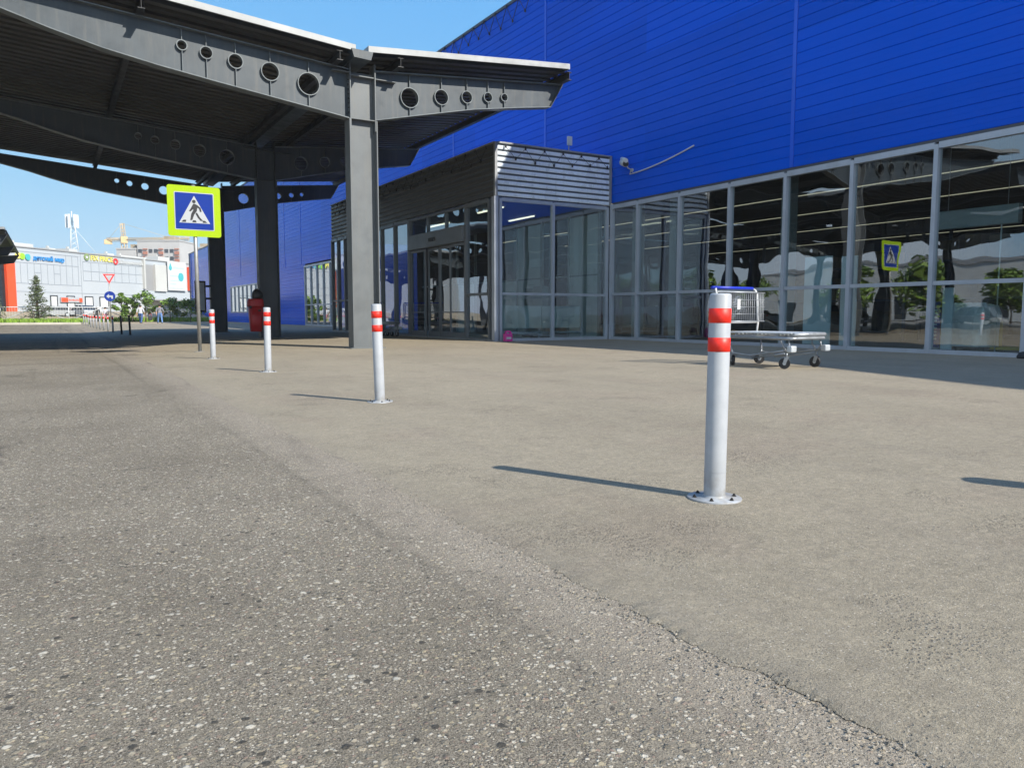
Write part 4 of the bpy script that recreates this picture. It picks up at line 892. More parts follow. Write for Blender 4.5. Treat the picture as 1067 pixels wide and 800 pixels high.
# ------------------------------------------------------------------ shopping trolley (local: +Y towards the handle)
def make_trolley(label):
    t = thing('shopping_trolley', label, 'trolley', (0, 0, 0), 'platform trolleys by the shop')
    W, L0, L1, H = .46, -.75, .68, .50
    m = MB(); P = [(-W, L1, H), (-W, L0 + .10, H)] + [(-W + .10 - .10 * math.cos(a), L0 + .10 - .10 * math.sin(a), H) for a in (.4, .8, 1.2)] + [(-W + .1, L0, H), (W - .1, L0, H)] + [(W - .10 + .10 * math.sin(a), L0 + .10 - .10 * math.cos(a), H) for a in (.4, .8, 1.2)] + [(W, L0 + .1, H), (W, L1, H), (-W, L1, H)]
    m.tube(P, .026, 8)
    for y in (-.45, 0, .4): m.tube([(-W, y, H), (-W + .02, y, H + .055), (W - .02, y, H + .055), (W, y, H)], .016, 6)
    m.tube([(-W + .03, L0 + .01, H + .06), (W - .03, L0 + .01, H + .06)], .035, 10)
    fr = m.build('frame', M['chrome'], t)
    for k in range(9):
        x = -W + .045 + k * (2 * W - .09) / 8
        m = MB(); m.box((x - .040, L0 + .02, H + .072), (x + .040, L1 - .02, H + .094)); m.build('deck_slat', M['slat'], t, bevel=.004)
    # legs: bent tubes from the deck to the castors
    for sx in (-1, 1):
        m = MB(); m.tube([(sx * (W - .02), -.50, H - .02), (sx * (W - .06), -.53, H - .10), (sx * (W - .05), -.62, .27)], .014, 6); m.tube([(sx * (W - .04), -.66, H - .02), (sx * (W - .03), -.68, H - .12), (sx * (W - .05), -.62, .27)], .014, 6)
        m.tube([(sx * (W - .05), -.57, .30), (sx * (W - .10), -.30, .26), (sx * (W - .12), .15, .19), (sx * (W - .06), .5, .22), (sx * (W - .02), .56, H - .02)], .016, 8)
        m.tube([(sx * (W - .05), -.57, .25), (sx * (W - .13), -.30, .21), (sx * (W - .15), .15, .15)], .014, 8)
        m.build('leg', M['chrome'], t)
        m = MB(); m.box((sx * W - .07, L0 - .045, .28), (sx * W + .07, L0 + .05, .385)); m.build('bumper', M['slat'], t, bevel=.02)
    for (x, y, ang) in ((-W + .05, -.62, .5), (W - .05, -.62, .15), (-W + .08, .50, -.6), (W - .08, .50, .9)):
        c = bpy.data.objects.new('caster', None); C.objects.link(c); c.parent = t; c.location = (x, y, 0); c.rotation_euler.z = ang
        m = MB(); m.tube([(-.022, 0.03, .092), (.022, 0.03, .092)], .09, 22); w_ = m.build('wheel', M['dark'], None); w_.parent = c
        m = MB(); m.tube([(-.026, .03, .092), (.026, .03, .092)], .028, 12); h_ = m.build('hub', M['slat'], None); h_.parent = w_
        m = MB()
        for s in (-1, 1): m.prism([(.005, .085), (.055, .085), (.03, .19), (-.035, .19)], 'x', s * .029, s * .036)
        m.box((-.034, -.04, .19), (.034, .04, .198)); m.tube([(0, 0, .198), (0, 0, .26)], .016, 10); f_ = m.build('fork', M['chrome'], None); f_.parent = c
    # push frame and blue grip
    WR = .55; m = MB(); P = [(-W, L1, H), (-WR, L1 + .04, .74), (-WR, L1 + .08, 1.27), (-WR + .01, L1 + .11, 1.33), (-WR + .05, L1 + .14, 1.36)]
    m.tube(P, .019, 8); m.tube([(-x, y, z) for x, y, z in P], .019, 8); m.tube([(-WR, L1 + .075, 1.29), (WR, L1 + .075, 1.29)], .014, 8); m.tube([(-WR, L1 + .04, .75), (WR, L1 + .04, .75)], .018, 8); m.build('push_frame', M['white2'], t)
    m = MB(); m.tube([(-WR - .06, L1 + .14, 1.365), (WR - .05, L1 + .14, 1.365)], .028, 12); m.build('grip', M['handle'], t)
    # wire basket
    m = MB(); x0, x1, y0, y1, z0, z1 = -WR + .03, WR - .03, L1 - .12, L1 + .05, .77, 1.28
    for z in (z0, z1): m.tube([(x0, y0, z), (x1, y0, z), (x1, y1, z), (x0, y1, z), (x0, y0, z)], .010, 6)
    for k in range(1, 18):
        x = x0 + (x1 - x0) * k / 18; m.tube([(x, y0, z1), (x, y0, z0), (x, y1, z0), (x, y1, z1)], .0032, 4)
    for k in range(1, 8):
        y = y0 + (y1 - y0) * k / 8; m.tube([(x0, y, z1), (x0, y, z0), (x1, y, z0), (x1, y, z1)], .0032, 4)
    for k in range(1, 4):
        z = z0 + (z1 - z0) * k / 4; m.tube([(x0, y0, z), (x1, y0, z), (x1, y1, z), (x0, y1, z), (x0, y0, z)], .0045, 4)
    m.build('basket', M['chrome'], t)
    MB().box((x0 + .28, y0 - .012, .98), (x0 + .36, y0 - .006, 1.16)).build('label_plate', M['white2'], t)
    return t
tr = make_trolley('platform trolley with a wire basket and blue grip standing in front of the glazing')
tr.location = (10.67, 9.14, .008); tr.rotation_euler.z = R(3.5)
for i, (x, y, a) in enumerate(((11.35, 28.8, 8), (11.35, 29.35, 8), (11.38, 29.9, 9))):
    dup(tr, (x, y + .6, .008), R(a), ['frontmost platform trolley in the row left of the lobby doors', 'middle platform trolley nested in the row left of the lobby doors', 'rearmost platform trolley nested in the row left of the lobby doors'][i])

# ------------------------------------------------------------------ land beyond the car park
def terr(y): return 0.0 if y < 97 else 1.2 * min(1, (y - 97) / 17) ** .9
m = MB(); ys = [77, 90, 97, 99, 102, 105, 108, 111, 114, 120, 220]; xs = [-80, -30, -12, -5, 0, 5, 10, 16.9]
m.add([(x, y, terr(y) + .012 + (.06 * mnoise.noise((x * .3, y * .3, 0)) if y > 97 else 0)) for y in ys for x in xs], [(i * 8 + k, i * 8 + k + 1, i * 8 + 9 + k, i * 8 + 8 + k) for i in range(len(ys) - 1) for k in range(7)], True)
struct(m.build('terrain', M['earth'], fixn=False))
m = MB()
rnd = random.Random(11)
for k in range(9000):
    x = -14 + 17.0 * rnd.random(); y = 77.5 + 21 * rnd.random()
    if x > 2.4 + (y - 77) * .02 + .4 * rnd.random(): continue
    h = .12 + .40 * rnd.random(); a = rnd.random() * 6.3; dx, dy = .12 * math.cos(a), .12 * math.sin(a)
    m.add([(x - dx, y - dy, .01), (x + dx, y + dy, .01), (x + dx * .4 + rnd.gauss(0, .05), y + dy * .4, h)], [(0, 1, 2)])
for k in range(1500):
    x = 4.5 + 12 * rnd.random(); y = 95.5 + 4 * rnd.random(); h = .15 + .5 * rnd.random(); a = rnd.random() * 6.3; dx, dy = .2 * math.cos(a), .2 * math.sin(a)
    m.add([(x - dx, y - dy, .01), (x + dx, y + dy, .01), (x + dx * .3, y + dy * .3, h)], [(0, 1, 2)])
struct(m.build('grass', M['grass'], fixn=False), 'stuff')
m = MB(); m.box((-40, 77, -.01), (2.6, 77.25, .17)); struct(m.build('kerb', M['kerb']))
sheet('lawn_soil', -14, 77.2, 2.8, 99, .03, M['grass'])
# fence
t = thing('white_fence', 'long low white metal fence with slanted braces in front of the mall', 'fence', (4, 96.5, 0))
fx = [-14 + 3.1 * k for k in range(10)]
m = MB(); m.tube([(-14, 96.3, 1.62), (13.9, 97.2, 1.62)], .05, 6); m.build('rail', M['white2'], t)
for k, x in enumerate(fx):
    y = 96.3 + (x + 14) * .032; MB().tube([(x, y, 0), (x, y, 1.62)], .05, 6).build('post', M['white2'], t)
    if k < 9:
        m = MB(); a, b = (.2, 1.55) if k % 2 else (1.55, .2); m.tube([(x, y, a), (x + 3.1, y + .1, b)], .04, 6); m.build('brace', M['white2'], t)
        m = MB()
        for q in range(1, 12): m.tube([(x + 3.1 * q / 12, y, .25), (x + 3.1 * q / 12, y, 1.6)], .012, 4)
        m.build('bars', M['white2'], t)

# ------------------------------------------------------------------ foliage
def leafy(m, clumps, n, size, rnd, flat=.5):
    for k in range(n):
        c, r = clumps[rnd.randrange(len(clumps))]
        d = Vector((rnd.gauss(0, 1), rnd.gauss(0, 1), rnd.gauss(0, 1))).normalized() * r * rnd.random() ** .45
        p = Vector(c) + Vector((d.x, d.y, d.z * .75)); s = size * (.6 + .8 * rnd.random())
        u = Vector((rnd.gauss(0, 1), rnd.gauss(0, 1), rnd.gauss(0, flat))).normalized(); v = u.cross(Vector((rnd.gauss(0, .6), rnd.gauss(0, .6), 1))).normalized()
        m.add([p - u * s, p + v * s * .55, p + u * s, p - v * s * .55], [(0, 1, 2, 3)])
def tree(name, label, loc, h, r, mat, n=2600, size=.16, seed=1, group=None, trunk=.35):
    rnd = random.Random(seed); t = thing(name, label, 'tree', loc, group); O = Vector(loc)
    m = MB(); tips = []; m.tube([O, O + Vector((.05 * h * .2, 0, h * trunk)), O + Vector((.02 * h, .02 * h, h * .85))], [.022 * h, .017 * h, .004 * h], 8)
    clumps = []
    for k in range(11):
        a = k * 2.4 + rnd.random(); z = h * (trunk + .1 + (.85 - trunk) * rnd.random()); q = r * (.35 + .5 * rnd.random()) * (1.1 - .55 * max(0, (z / h - .55) / .45))
        p = O + Vector((q * math.cos(a), q * math.sin(a), z)); m.tube([O + Vector((0, 0, z * .72)), O + (p - O) * .5 + Vector((0, 0, z * .40)), p], [.009 * h, .006 * h, .002 * h], 5)
        clumps.append((p, r * (.30 + .22 * rnd.random())))
    clumps.append((O + Vector((0, 0, h * .88)), r * .32))
    m.build('trunk', M['bark'], t, fixn=False); m = MB(); leafy(m, clumps, n, size, rnd); m.build('crown', M[mat], t, fixn=False); return t
def conifer(label, loc, h, r, seed, group='young spruces on the grass strip'):
    rnd = random.Random(seed); t = thing('spruce_tree', label, 'tree', loc, group); O = Vector(loc)
    m = MB(); m.tube([O, O + Vector((0, 0, h * .97))], [.03 * h, .004 * h], 8); c = MB(); nt_ = 15
    for i in range(nt_):
        f = i / nt_; z = h * (.10 + .86 * f); rr_ = r * (1 - f) ** .8 * (.75 + .4 * rnd.random()); nb = 9 if f < .7 else 5
        for k in range(nb):
            a = 2 * PI * (k + rnd.random() * .7) / nb; L = rr_ * (.7 + .5 * rnd.random()); e = O + Vector((L * math.cos(a), L * math.sin(a), z + .10 * L + .12 * h * (rnd.random() - .4) * .5)); b = O + Vector((0, 0, z))
            m.tube([b, e], [.008 * h, .002 * h], 4)
            for q in range(16):
                u = .2 + .85 * rnd.random(); p = b.lerp(e, u) + Vector((rnd.gauss(0, .05), rnd.gauss(0, .05), rnd.gauss(0, .05))) * r; d = Vector((rnd.gauss(0, 1), rnd.gauss(0, 1), rnd.gauss(0, .6))).normalized() * (.10 + .12 * rnd.random()) * r; w_ = d.cross(Vector((rnd.gauss(0, 1), rnd.gauss(0, 1), 1))).normalized() * .035 * r
                c.add([p - w_, p + w_, p + d], [(0, 1, 2)])
    m.build('trunk', M['bark'], t, fixn=False); c.build('crown', M['needle'], t, fixn=False); return t
conifer('young spruce on the grass strip before the mall wall', (-1.35, 94.0, .02), 5.1, 1.4, 5)
conifer('young spruce cut by the left edge below the red portal', (-5.5, 95.5, .02), 4.4, 1.5, 6)
for i, (x, y, h, r, lab) in enumerate(((6.5, 94.6, 3.4, .95, 'slim bright green tree right behind the round blue road sign'), (7.5, 94.2, 2.7, .9, 'small bright green bush between the road sign and the walking couple'), (8.75, 93.4, 3.4, 1.25, 'round bright green tree behind the man in white'),
                                     (11.05, 92.0, 2.7, 1.5, 'broad green bush right of the walking couple'), (13.0, 91.0, 2.4, 1.3, 'green bush close to the corner of the far blue wall'))):
    tree('young_tree', lab, (x, y, terr(y)), h, r, 'leaf2', 1500, .13, 20 + i, 'young trees along the white fence', .18)
for i in range(9):
    rr2 = random.Random(40 + i); tree('birch_tree', ['first', 'second', 'third', 'fourth', 'fifth', 'sixth', 'seventh', 'eighth', 'ninth'][i] + ' leafy tree counting from the left, mirrored in the shop glazing', (-46 - 5 * rr2.random(), 38 + i * 11 + 3 * rr2.random(), -.03), 5.4 + 2.2 * rr2.random(), 3.3 + rr2.random(), 'leaf', 2600, .30, 60 + i, 'trees across the car park mirrored in the glazing', .15)

# ------------------------------------------------------------------ mall
MA = Vector((-5.4, 120, 0)); MR = R(47.2026); ML = 62
mall = thing('shopping_mall', 'pale grey shopping mall with coloured shop signs beyond the car park', 'building', MA); mall.rotation_euler.z = MR
def mloc(m, name, mats, par=None, **k):
    """geometry given in the mall's own frame: x along the facade, -y towards the viewer"""
    o = m.build(name, mats, None, **k); o.parent = par or mall; return o
MH = 9.72
m = MB(); m.box((-14, 0, 0), (ML, 40, MH)); wall = mloc(m, 'wall', M['mall'])
m = MB()
def hl(x0, x1, z): m.box((x0, -.03, z - .03), (x1, -.004, z + .03))
def vl(x, z0, z1): m.box((x - .03, -.028, z0), (x + .03, -.002, z1))
hl(1.6, 13.2, 9.2); hl(1.6, 13.2, 7.75); hl(1.6, 13.6, 5.0); hl(1.6, 27, 3.9); hl(14, 27, 8.55); hl(14, 27, 7.2); hl(14, 27, 5.8)
for k in range(10): vl(2.9 + k * 1.13, 5.0, 9.2 if k > 6 else 7.75)
for x in (5.2, 8.6): hl(x - .0, x + 1.13, 6.5)
for k in range(9): vl(14.0 + k * 1.62, 5.8, 8.55)
vl(13.6, 1, 9.7)
mloc(m, 'joint', M['mall_line'], wall)
m = MB(); m.box((-14.1, -.12, MH), (ML, .2, MH + .15)); mloc(m, 'coping', M['malld'])
m = MB(); m.box((.24, -.5, .5), (1.56, .1, 7.8)); mloc(m, 'red_portal', M['orange'])
m = MB(); m.box((-13, -.1, .5), (.23, -.01, 7.5)); mloc(m, 'glazing', M['carglass'])
for x0, x1 in ((7.6, 8.9), (10.56, 12.1), (14.05, 15.7), (17.0, 18.9), (22.8, 24.7)):
    m = MB(); m.box((x0, -.1, 1.75), (x0 + .13, -.01, 3.5)); m.box((x1 - .13, -.1, 1.75), (x1, -.01, 3.5)); m.box((x0 + .13, -.1, 3.37), (x1 - .13, -.01, 3.5)); m.box((x0 + .13, -.1, 1.75), (x1 - .13, -.01, 1.88)); f = mloc(m, 'window', M['winframe'])
    m = MB(); m.box((x0 + .131, -.05, 1.881), (x1 - .131, -.02, 3.369)); mloc(m, 'blind', M['white2'], f)
m = MB(); m.box((26.9, -.4, 5.0), (27.25, -.005, 9.9)); m.box((29.7, -.35, 4.7), (32.6, -.005, 9.1)); mloc(m, 'white_panel', M['mallw'])
m = MB(); m.box((27.3, -.02, 4.75), (29.68, -.004, 9.0)); mloc(m, 'recess', M['malld'])
m = MB(); m.box((38.7, -.4, 5.05), (40.3, -.005, 9.2)); mloc(m, 'red_panel', M['orange'])
m = MB(); m.box((26.5, -2.2, 3.1), (44, -.005, 3.3)); mloc(m, 'entrance_roof', M['malld'])
m = MB(); m.box((28, -.1, .8), (43, -.02, 3.05)); mloc(m, 'white_base', M['mallw'])
for x, w_, h in ((3.6, 3.2, .75), (9.5, 1.2, .5), (13.2, 1.6, .7), (21, 1.4, .6), (24, 6, .55), (33, 3, 1.0)):
    m = MB(); m.box((x, 1.5, MH), (x + w_, 4, MH + h)); m.box((x + .2, 1.9, MH + h), (x + .5, 2.2, MH + h + .3)); mloc(m, 'roof_unit', M['mallw'])
# poster with teal print
m = MB(); m.box((32.8, -.45, 4.95), (37.8, -.352, 9.9)); ps = mloc(m, 'poster', M['white2'])
m = MB(); mm = curve_mesh([circle(0, 0, .42, 16)], .02); m.frommesh(mm, Matrix.Translation((33.5, -.47, 8.75)) @ XZ); mm = curve_mesh([[(-.3, .2), (.3, .2), (0, .85)]], .02); m.frommesh(mm, Matrix.Translation((33.5, -.475, 8.8)) @ XZ)
mloc(m, 'emblem', M['teal'], ps, fixn=False); m = MB(); mm = curve_mesh([circle(0, 0, .75, 20)], .02); m.frommesh(mm, Matrix.Translation((36.3, -.47, 7.3)) @ XZ); mloc(m, 'emblem', M['teal'], ps, fixn=False)
m = MB(); rnd = random.Random(5)
for (x0, x1, z, h) in ((34.3, 37.3, 8.65, .42), (33.3, 35.5, 7.3, .3), (33.3, 35.9, 6.5, .3), (33.3, 35.0, 5.9, .3), (33.3, 36.8, 5.25, .2)):
    x = x0
    while x < x1: w_ = .10 + .16 * rnd.random(); m.box((x, -.466, z), (x + w_, -.453, z + h * (.6 + .4 * rnd.random()))); x += w_ + .07
mloc(m, 'print', M['greyprint'], ps)
# shop signs (raised letters)
def letters(txt, x, z, size, mat, nm, width=None):
    me = text_mesh(txt, size, .12, .012); xs_ = [v.co.x for v in me.vertices]; f = (width / (max(xs_) - min(xs_))) if width else 1
    m = MB(); m.frommesh(me, Matrix.Translation((x, -.10, z)) @ XZ @ Matrix.Diagonal((f, 1, 1, 1))); return mloc(m, nm, M[mat], None, fixn=False)
def disc(x, z, r, mat, nm, hole=0):
    me = curve_mesh([circle(0, 0, r, 20)] + ([circle(0, 0, hole, 16)] if hole else []), .12); m = MB(); m.frommesh(me, Matrix.Translation((x, -.10, z)) @ XZ); return mloc(m, nm, M[mat], None, fixn=False)
disc(2.55, 8.62, .42, 'yel', 'sign_disc'); disc(3.2, 8.55, .42, 'grn', 'sign_disc'); disc(4.1, 8.5, .42, 'teal', 'sign_disc')
letters('детский мир', 5.0, 8.22, .85, 'cyan', 'lettering', 5.4)
disc(14.75, 9.25, .5, 'olive', 'sign_ring', .28); disc(14.75, 9.25, .2, 'white2', 'sign_disc'); letters('FIX PRICE', 15.5, 8.85, 1.05, 'yel', 'lettering', 4.6)
disc(20.75, 9.0, .48, 'signr', 'sign_ring', .26)
m = MB(); rnd = random.Random(8); x = 21.5
while x < 26.8:
    w_ = .2 + .12 * rnd.random(); h = .42 + .2 * (rnd.random() > .8)
    m.box((x, -.16, 8.78), (x + .07, -.04, 8.78 + h)); m.box((x + w_ - .07, -.16, 8.78), (x + w_, -.04, 8.78 + h)); zz = rnd.choice((8.78, 8.95, 8.78 + h - .08)); m.box((x + .071, -.16, zz), (x + w_ - .071, -.04, zz + .08)); x += w_ + .13
mloc(m, 'lettering', M['white2'])
m = MB(); m.box((9.3, -.25, 2.55), (13.4, -.11, 3.25)); bn = mloc(m, 'banner', M['signw']); m = MB(); m.box((9.35, -.28, 2.6), (10.6, -.255, 3.2)); m.box((12.7, -.28, 2.6), (13.3, -.255, 3.2)); [m.box((10.75 + k * .24, -.28, 2.78), (10.75 + k * .24 + .13, -.255, 2.95 + .08 * (k % 3 == 0))) for k in range(8)]; mloc(m, 'print', M['orange'], bn)
# mast on the mall roof
t = thing('radio_mast', 'white lattice radio mast with panel antennas on the mall roof', 'mast', (3.15, 136.0, MH)); X0, Y0m = 3.15, 136.0
m = MB(); zt = 14.2
for k in range(3):
    a = k * 2.094; p = lambda r, z, a=a: (X0 + r * math.cos(a), Y0m + r * math.sin(a), z); m.tube([p(.8, MH - .1), p(.35, zt)], .07, 5)
for q in range(6):
    z0 = MH + q * .75; r0, r1 = .8 - q * .075, .8 - (q + 1) * .075
    for k in range(3):
        a, b = k * 2.094, (k + 1) * 2.094; m.tube([(X0 + r0 * math.cos(a), Y0m + r0 * math.sin(a), z0), (X0 + r1 * math.cos(b), Y0m + r1 * math.sin(b), z0 + .75)], .045, 4)
m.tube([(X0, Y0m, zt), (X0, Y0m, 16.4)], .08, 6); m.tube([(X0 + .5, Y0m, 13.6), (X0 + 3.4, Y0m, MH)], .04, 4); m.build('lattice', M['white2'], t)
for k in range(6):
    a = k * PI / 3; m = MB(); m.box((X0 + .75 * math.cos(a) - .16, Y0m + .75 * math.sin(a) - .16, 13.9), (X0 + .75 * math.cos(a) + .16, Y0m + .75 * math.sin(a) + .16, 15.9)); m.tube([(X0, Y0m, 14.9), (X0 + .7 * math.cos(a), Y0m + .7 * math.sin(a), 14.9)], .05, 4); m.build('antenna_panel', M['white2'], t)
# apartment blocks and tower crane far behind
def block(label, x, y, wdt, h, n, loc_rot):
    t = thing('apartment_building', label, 'building', (x, y, 0), 'apartment blocks beyond the mall'); t.rotation_euler.z = loc_rot
    def L(m, nm, mat, par=None): o = m.build(nm, mat); o.parent = par or t; return o
    w_ = L(MB().box((0, 0, 0), (wdt, 14, h)), 'wall', M['aptw']); L(MB().box((-.2, -.2, h), (wdt + .2, 14.2, h + .5)), 'roof', M['aptw']); L(MB().box((wdt * .55, 3, h + .5), (wdt * .8, 8, h + 2.2)), 'roof_hut', M['earth'])
    fl = int((h - 1) / 2.9)
    for k in range(max(0, fl - 4), fl):
        z = .8 + k * 2.9
        for q in range(n):
            xx = wdt * (q + .5) / n
            if q % 3 == 1: L(MB().box((xx - wdt / n * .42, -.5, z), (xx + wdt / n * .42, -.01, z + 1.2)).box((xx - wdt / n * .42, -.5, z + 1.9), (xx + wdt / n * .42, -.01, z + 2.3)), 'balcony', M['aptb'])
            else: L(MB().box((xx - .7, -.12, z + .7), (xx + .7, -.01, z + 2.1)), 'window', M['winframe'])
    return t
block('white apartment block with red brown balconies rising behind the mall roof', 29.6, 336, 16.5, 29.2, 8, R(-31))
block('farther white apartment block behind the crossing sign post', 46.6, 361, 17, 29.0, 8, R(-31))
block('low grey block just left of the white apartment block', 22.5, 340, 7.5, 26.0, 4, R(-31))
t = thing('tower_crane', 'orange yellow tower crane above the mall roof', 'crane', (29.5, 396, 0)); O = Vector((29.5, 396, 0)); U = Vector((.8587, -.512, 0))
def truss(m, a, b, w_, n, r=.09):
    a, b = Vector(a), Vector(b); d = (b - a).normalized(); p = d.orthogonal().normalized() * w_ / 2; q = d.cross(p); C4 = (p + q, p - q, -p - q, -p + q)
    for c in C4: m.tube([a + c, b + c], r, 4)
    for i in range(n):
        for k in range(4): m.tube([a.lerp(b, i / n) + C4[k], a.lerp(b, (i + 1) / n) + C4[(k + 1) % 4]], r * .7, 3, caps=False)
m = MB(); truss(m, O, O + Vector((0, 0, 34)), 1.7, 16, .16); m.build('tower', M['crane'], t); m = MB(); truss(m, O + Vector((0, 0, 34.6)) + U * 1, O + U * 30 + Vector((0, 0, 35)), 1.1, 22, .13); m.build('jib', M['crane'], t)
m = MB(); truss(m, O + Vector((0, 0, 34.6)) - U * 1, O - U * 8 + Vector((0, 0, 34.6)), 1.1, 6, .13); m.box(O - U * 8 + Vector((-1, -1, 32.6)), O - U * 6.5 + Vector((1, 1, 34.6))); m.build('counter_jib', M['crane'], t)
m = MB(); truss(m, O + Vector((0, 0, 34.6)), O + Vector((-.5, 0, 42)), 1.2, 5, .14); m.box(O + Vector((-1.4, -1.4, 33)), O + Vector((1.4, 1.4, 36))); m.tube([O + Vector((-.5, 0, 42)), O + U * 21 + Vector((0, 0, 35.4))], .08, 4); m.tube([O + Vector((-.5, 0, 42)), O - U * 7 + Vector((0, 0, 35))], .08, 4); m.build('cab', M['crane'], t)

# road signs by the kerb
t = thing('priority_sign', 'give way triangle above a round blue arrow sign on one pole', 'road sign', (4.68, 81.7, .0))
MB().tube([(4.68, 81.75, 0), (4.68, 81.75, 4.6)], .05, 8).build('pole', M['post'], t)
def fl(loops, x, y, z, th, nm, mat, par):
    me = curve_mesh(loops, th); m = MB(); m.frommesh(me, Matrix.Translation((x, y, z)) @ XZ); return m.build(nm, M[mat], par, fixn=False)
tri = fl([[(-.52, .42), (.52, .42), (0, -.49)]], 4.68, 81.68, 4.2, .03, 'triangle_plate', 'signr', t); fl([[(-.32, .31), (.32, .31), (0, -.24)]], 4.68, 81.655, 4.2, .015, 'white_face', 'signw', tri)
rd = fl([circle(0, 0, .47, 24)], 4.68, 81.68, 2.55, .03, 'round_plate', 'signb', t); fl([[(-.3, 0), (-.07, .22), (-.07, .08), (.26, .08), (.26, -.23), (.11, -.23), (.11, -.07), (-.07, -.07), (-.07, -.22)]], 4.68, 81.655, 2.55, .015, 'white_arrow', 'signw', rd)

# ------------------------------------------------------------------ cars
def make_car(label, paint, L=4.4, wd=1.75, h=1.48, suv=False):
    t = thing('parked_car', label, 'car', (0, 0, 0), 'parked cars'); hw = wd / 2
    def P(pts): return [(a * L, b * h) for a, b in pts]
    low = P([(-.5, .22), (-.495, .48), (-.46, .60), (-.30, .64), (.28, .66), (.46, .58), (.5, .44), (.5, .22)])
    n = len(low); vs = []; rows = ((-1, 0), (-.96, .02), (.96, .02), (1, 0))
    m = MB()
    A = [( -hw, p, q) for p, q in low]; B = [(-hw * .9, p * .995, q + .0) for p, q in low]
    loop = [[(-hw * .96, p * .985, q * .99 + .01) for p, q in low], [(-hw, p, q) for p, q in low], [(hw, p, q) for p, q in low], [(hw * .96, p * .985, q * .99 + .01) for p, q in low]]
    vs = [v for l in loop for v in l]; fs = [tuple(range(n)), tuple(reversed(range(3 * n, 4 * n)))] + [(i * n + k, (i + 1) * n + k, (i + 1) * n + (k + 1) % n, i * n + (k + 1) % n) for i in range(3) for k in range(n)]
    m.add(vs, fs); body = m.build('body', paint, t, bevel=.035)
    top = P([(-.40, .625), (-.27 if not suv else -.22, .97), (.22, 1.0), (.36 if not suv else .44, .645)]); m = MB()
    ring0 = [(-hw * .93, p, q) for p, q in top]; k_ = .76
    vs = [(-hw * (.93 if q < .7 * h else k_), p, q) for p, q in top] + [(hw * (.93 if q < .7 * h else k_), p, q) for p, q in top]; m.add(vs, [(0, 1, 2, 3), (7, 6, 5, 4), (0, 4, 5, 1), (1, 5, 6, 2), (2, 6, 7, 3)]); cab = m.build('cabin', M['carglass'], t)
    m = MB(); (pa, qa), (pb, qb) = top[1], top[2]; m.prism([(pa - .03, qa - .03), (pa + .1, qa + .02), (pb - .1, qb + .02), (pb + .03, qb - .03)], 'x', -hw * .79, hw * .79)
    m.build('roof', paint, t, bevel=.012)
    m = MB()
    for s in (-1, 1):
        for (p0, q0), (p1, q1) in ((top[0], top[1]), (top[2], top[3])): m.tube([(s * hw * .93, p0, q0), (s * hw * .78, p1, q1)] if q0 < q1 else [(s * hw * .78, p0, q0), (s * hw * .93, p1, q1)], .04, 6)
        m.tube([(s * hw * .935, .0 * L, .64 * h), (s * hw * .78, .0, .99 * h)], .03, 6)
    m.build('pillar', paint, t)
    for sx in (-1, 1):
        for yy in (-.31 * L, .31 * L):
            w_ = MB().tube([(sx * (hw - .2), yy, .31), (sx * (hw + .005), yy, .31)], .31, 20).build('wheel', M['dark'], t); MB().tube([(sx * (hw + .002), yy, .31), (sx * (hw + .012), yy, .31)], .2, 14).build('rim', M['slat'], w_)
        m = MB(); m.box((sx * hw * .55, -.505 * L, .46 * h), (sx * hw * .92, -.47 * L, .56 * h)); m.build('headlight', M['white2'], t); m = MB(); m.box((sx * hw * .6, .475 * L, .48 * h), (sx * hw * .93, .503 * L, .6 * h)); m.build('tail_light', M['signr'], t)
    MB().box((-.26, -.515 * L, .3 * h), (.26, -.495 * L, .37 * h)).build('number_plate', M['signw'], t)
    return t
c1 = make_car('white hatchback parked right of the young spruce', M['carw']); c1.location = (.5, 105.1, .55); c1.rotation_euler.z = R(75); c1.scale = (.9, .9, .86)
c2 = make_car('white estate car parked behind the row of far posts', M['carw'], 4.2, 1.75, 1.65, True); c2.location = (3.2, 103.7, .5); c2.rotation_euler.z = R(20); c2.scale = (.9, .9, .86)
for i, (x, y, a, mt) in enumerate(((-27, 44, 10, 'card'), (-28, 55, 185, 'carw'), (-27.5, 66, 4, 'carb'), (-31, 82, 95, 'card'), (-29, 34, -6, 'carw'))):
    o = make_car(['dark hatchback mirrored in the glazing, second nearest', 'white hatchback mirrored in the glazing, the nearer to the dark one', 'blue hatchback mirrored in the glazing', 'dark hatchback parked crosswise, mirrored in the glazing', 'white hatchback mirrored in the glazing, nearest of all'][i], M[mt]); o.location = (x, y, -.03); o.rotation_euler.z = R(a)
t = thing('warehouse', 'long white warehouse across the car park mirrored in the glazing', 'building', (-96, 90, 0))
MB().box((-110, 10, -.05), (-92, 112, 9.5)).build('wall', M['mallw'], t); MB().box((-110.2, 9.8, 9.5), (-91.8, 112.2, 9.9)).build('roof', M['malld'], t)
for k in range(12): MB().box((-92.05, 14 + k * 8.1, .2), (-91.95, 17.5 + k * 8.1, 3.4)).build('window', M['carglass'], t)

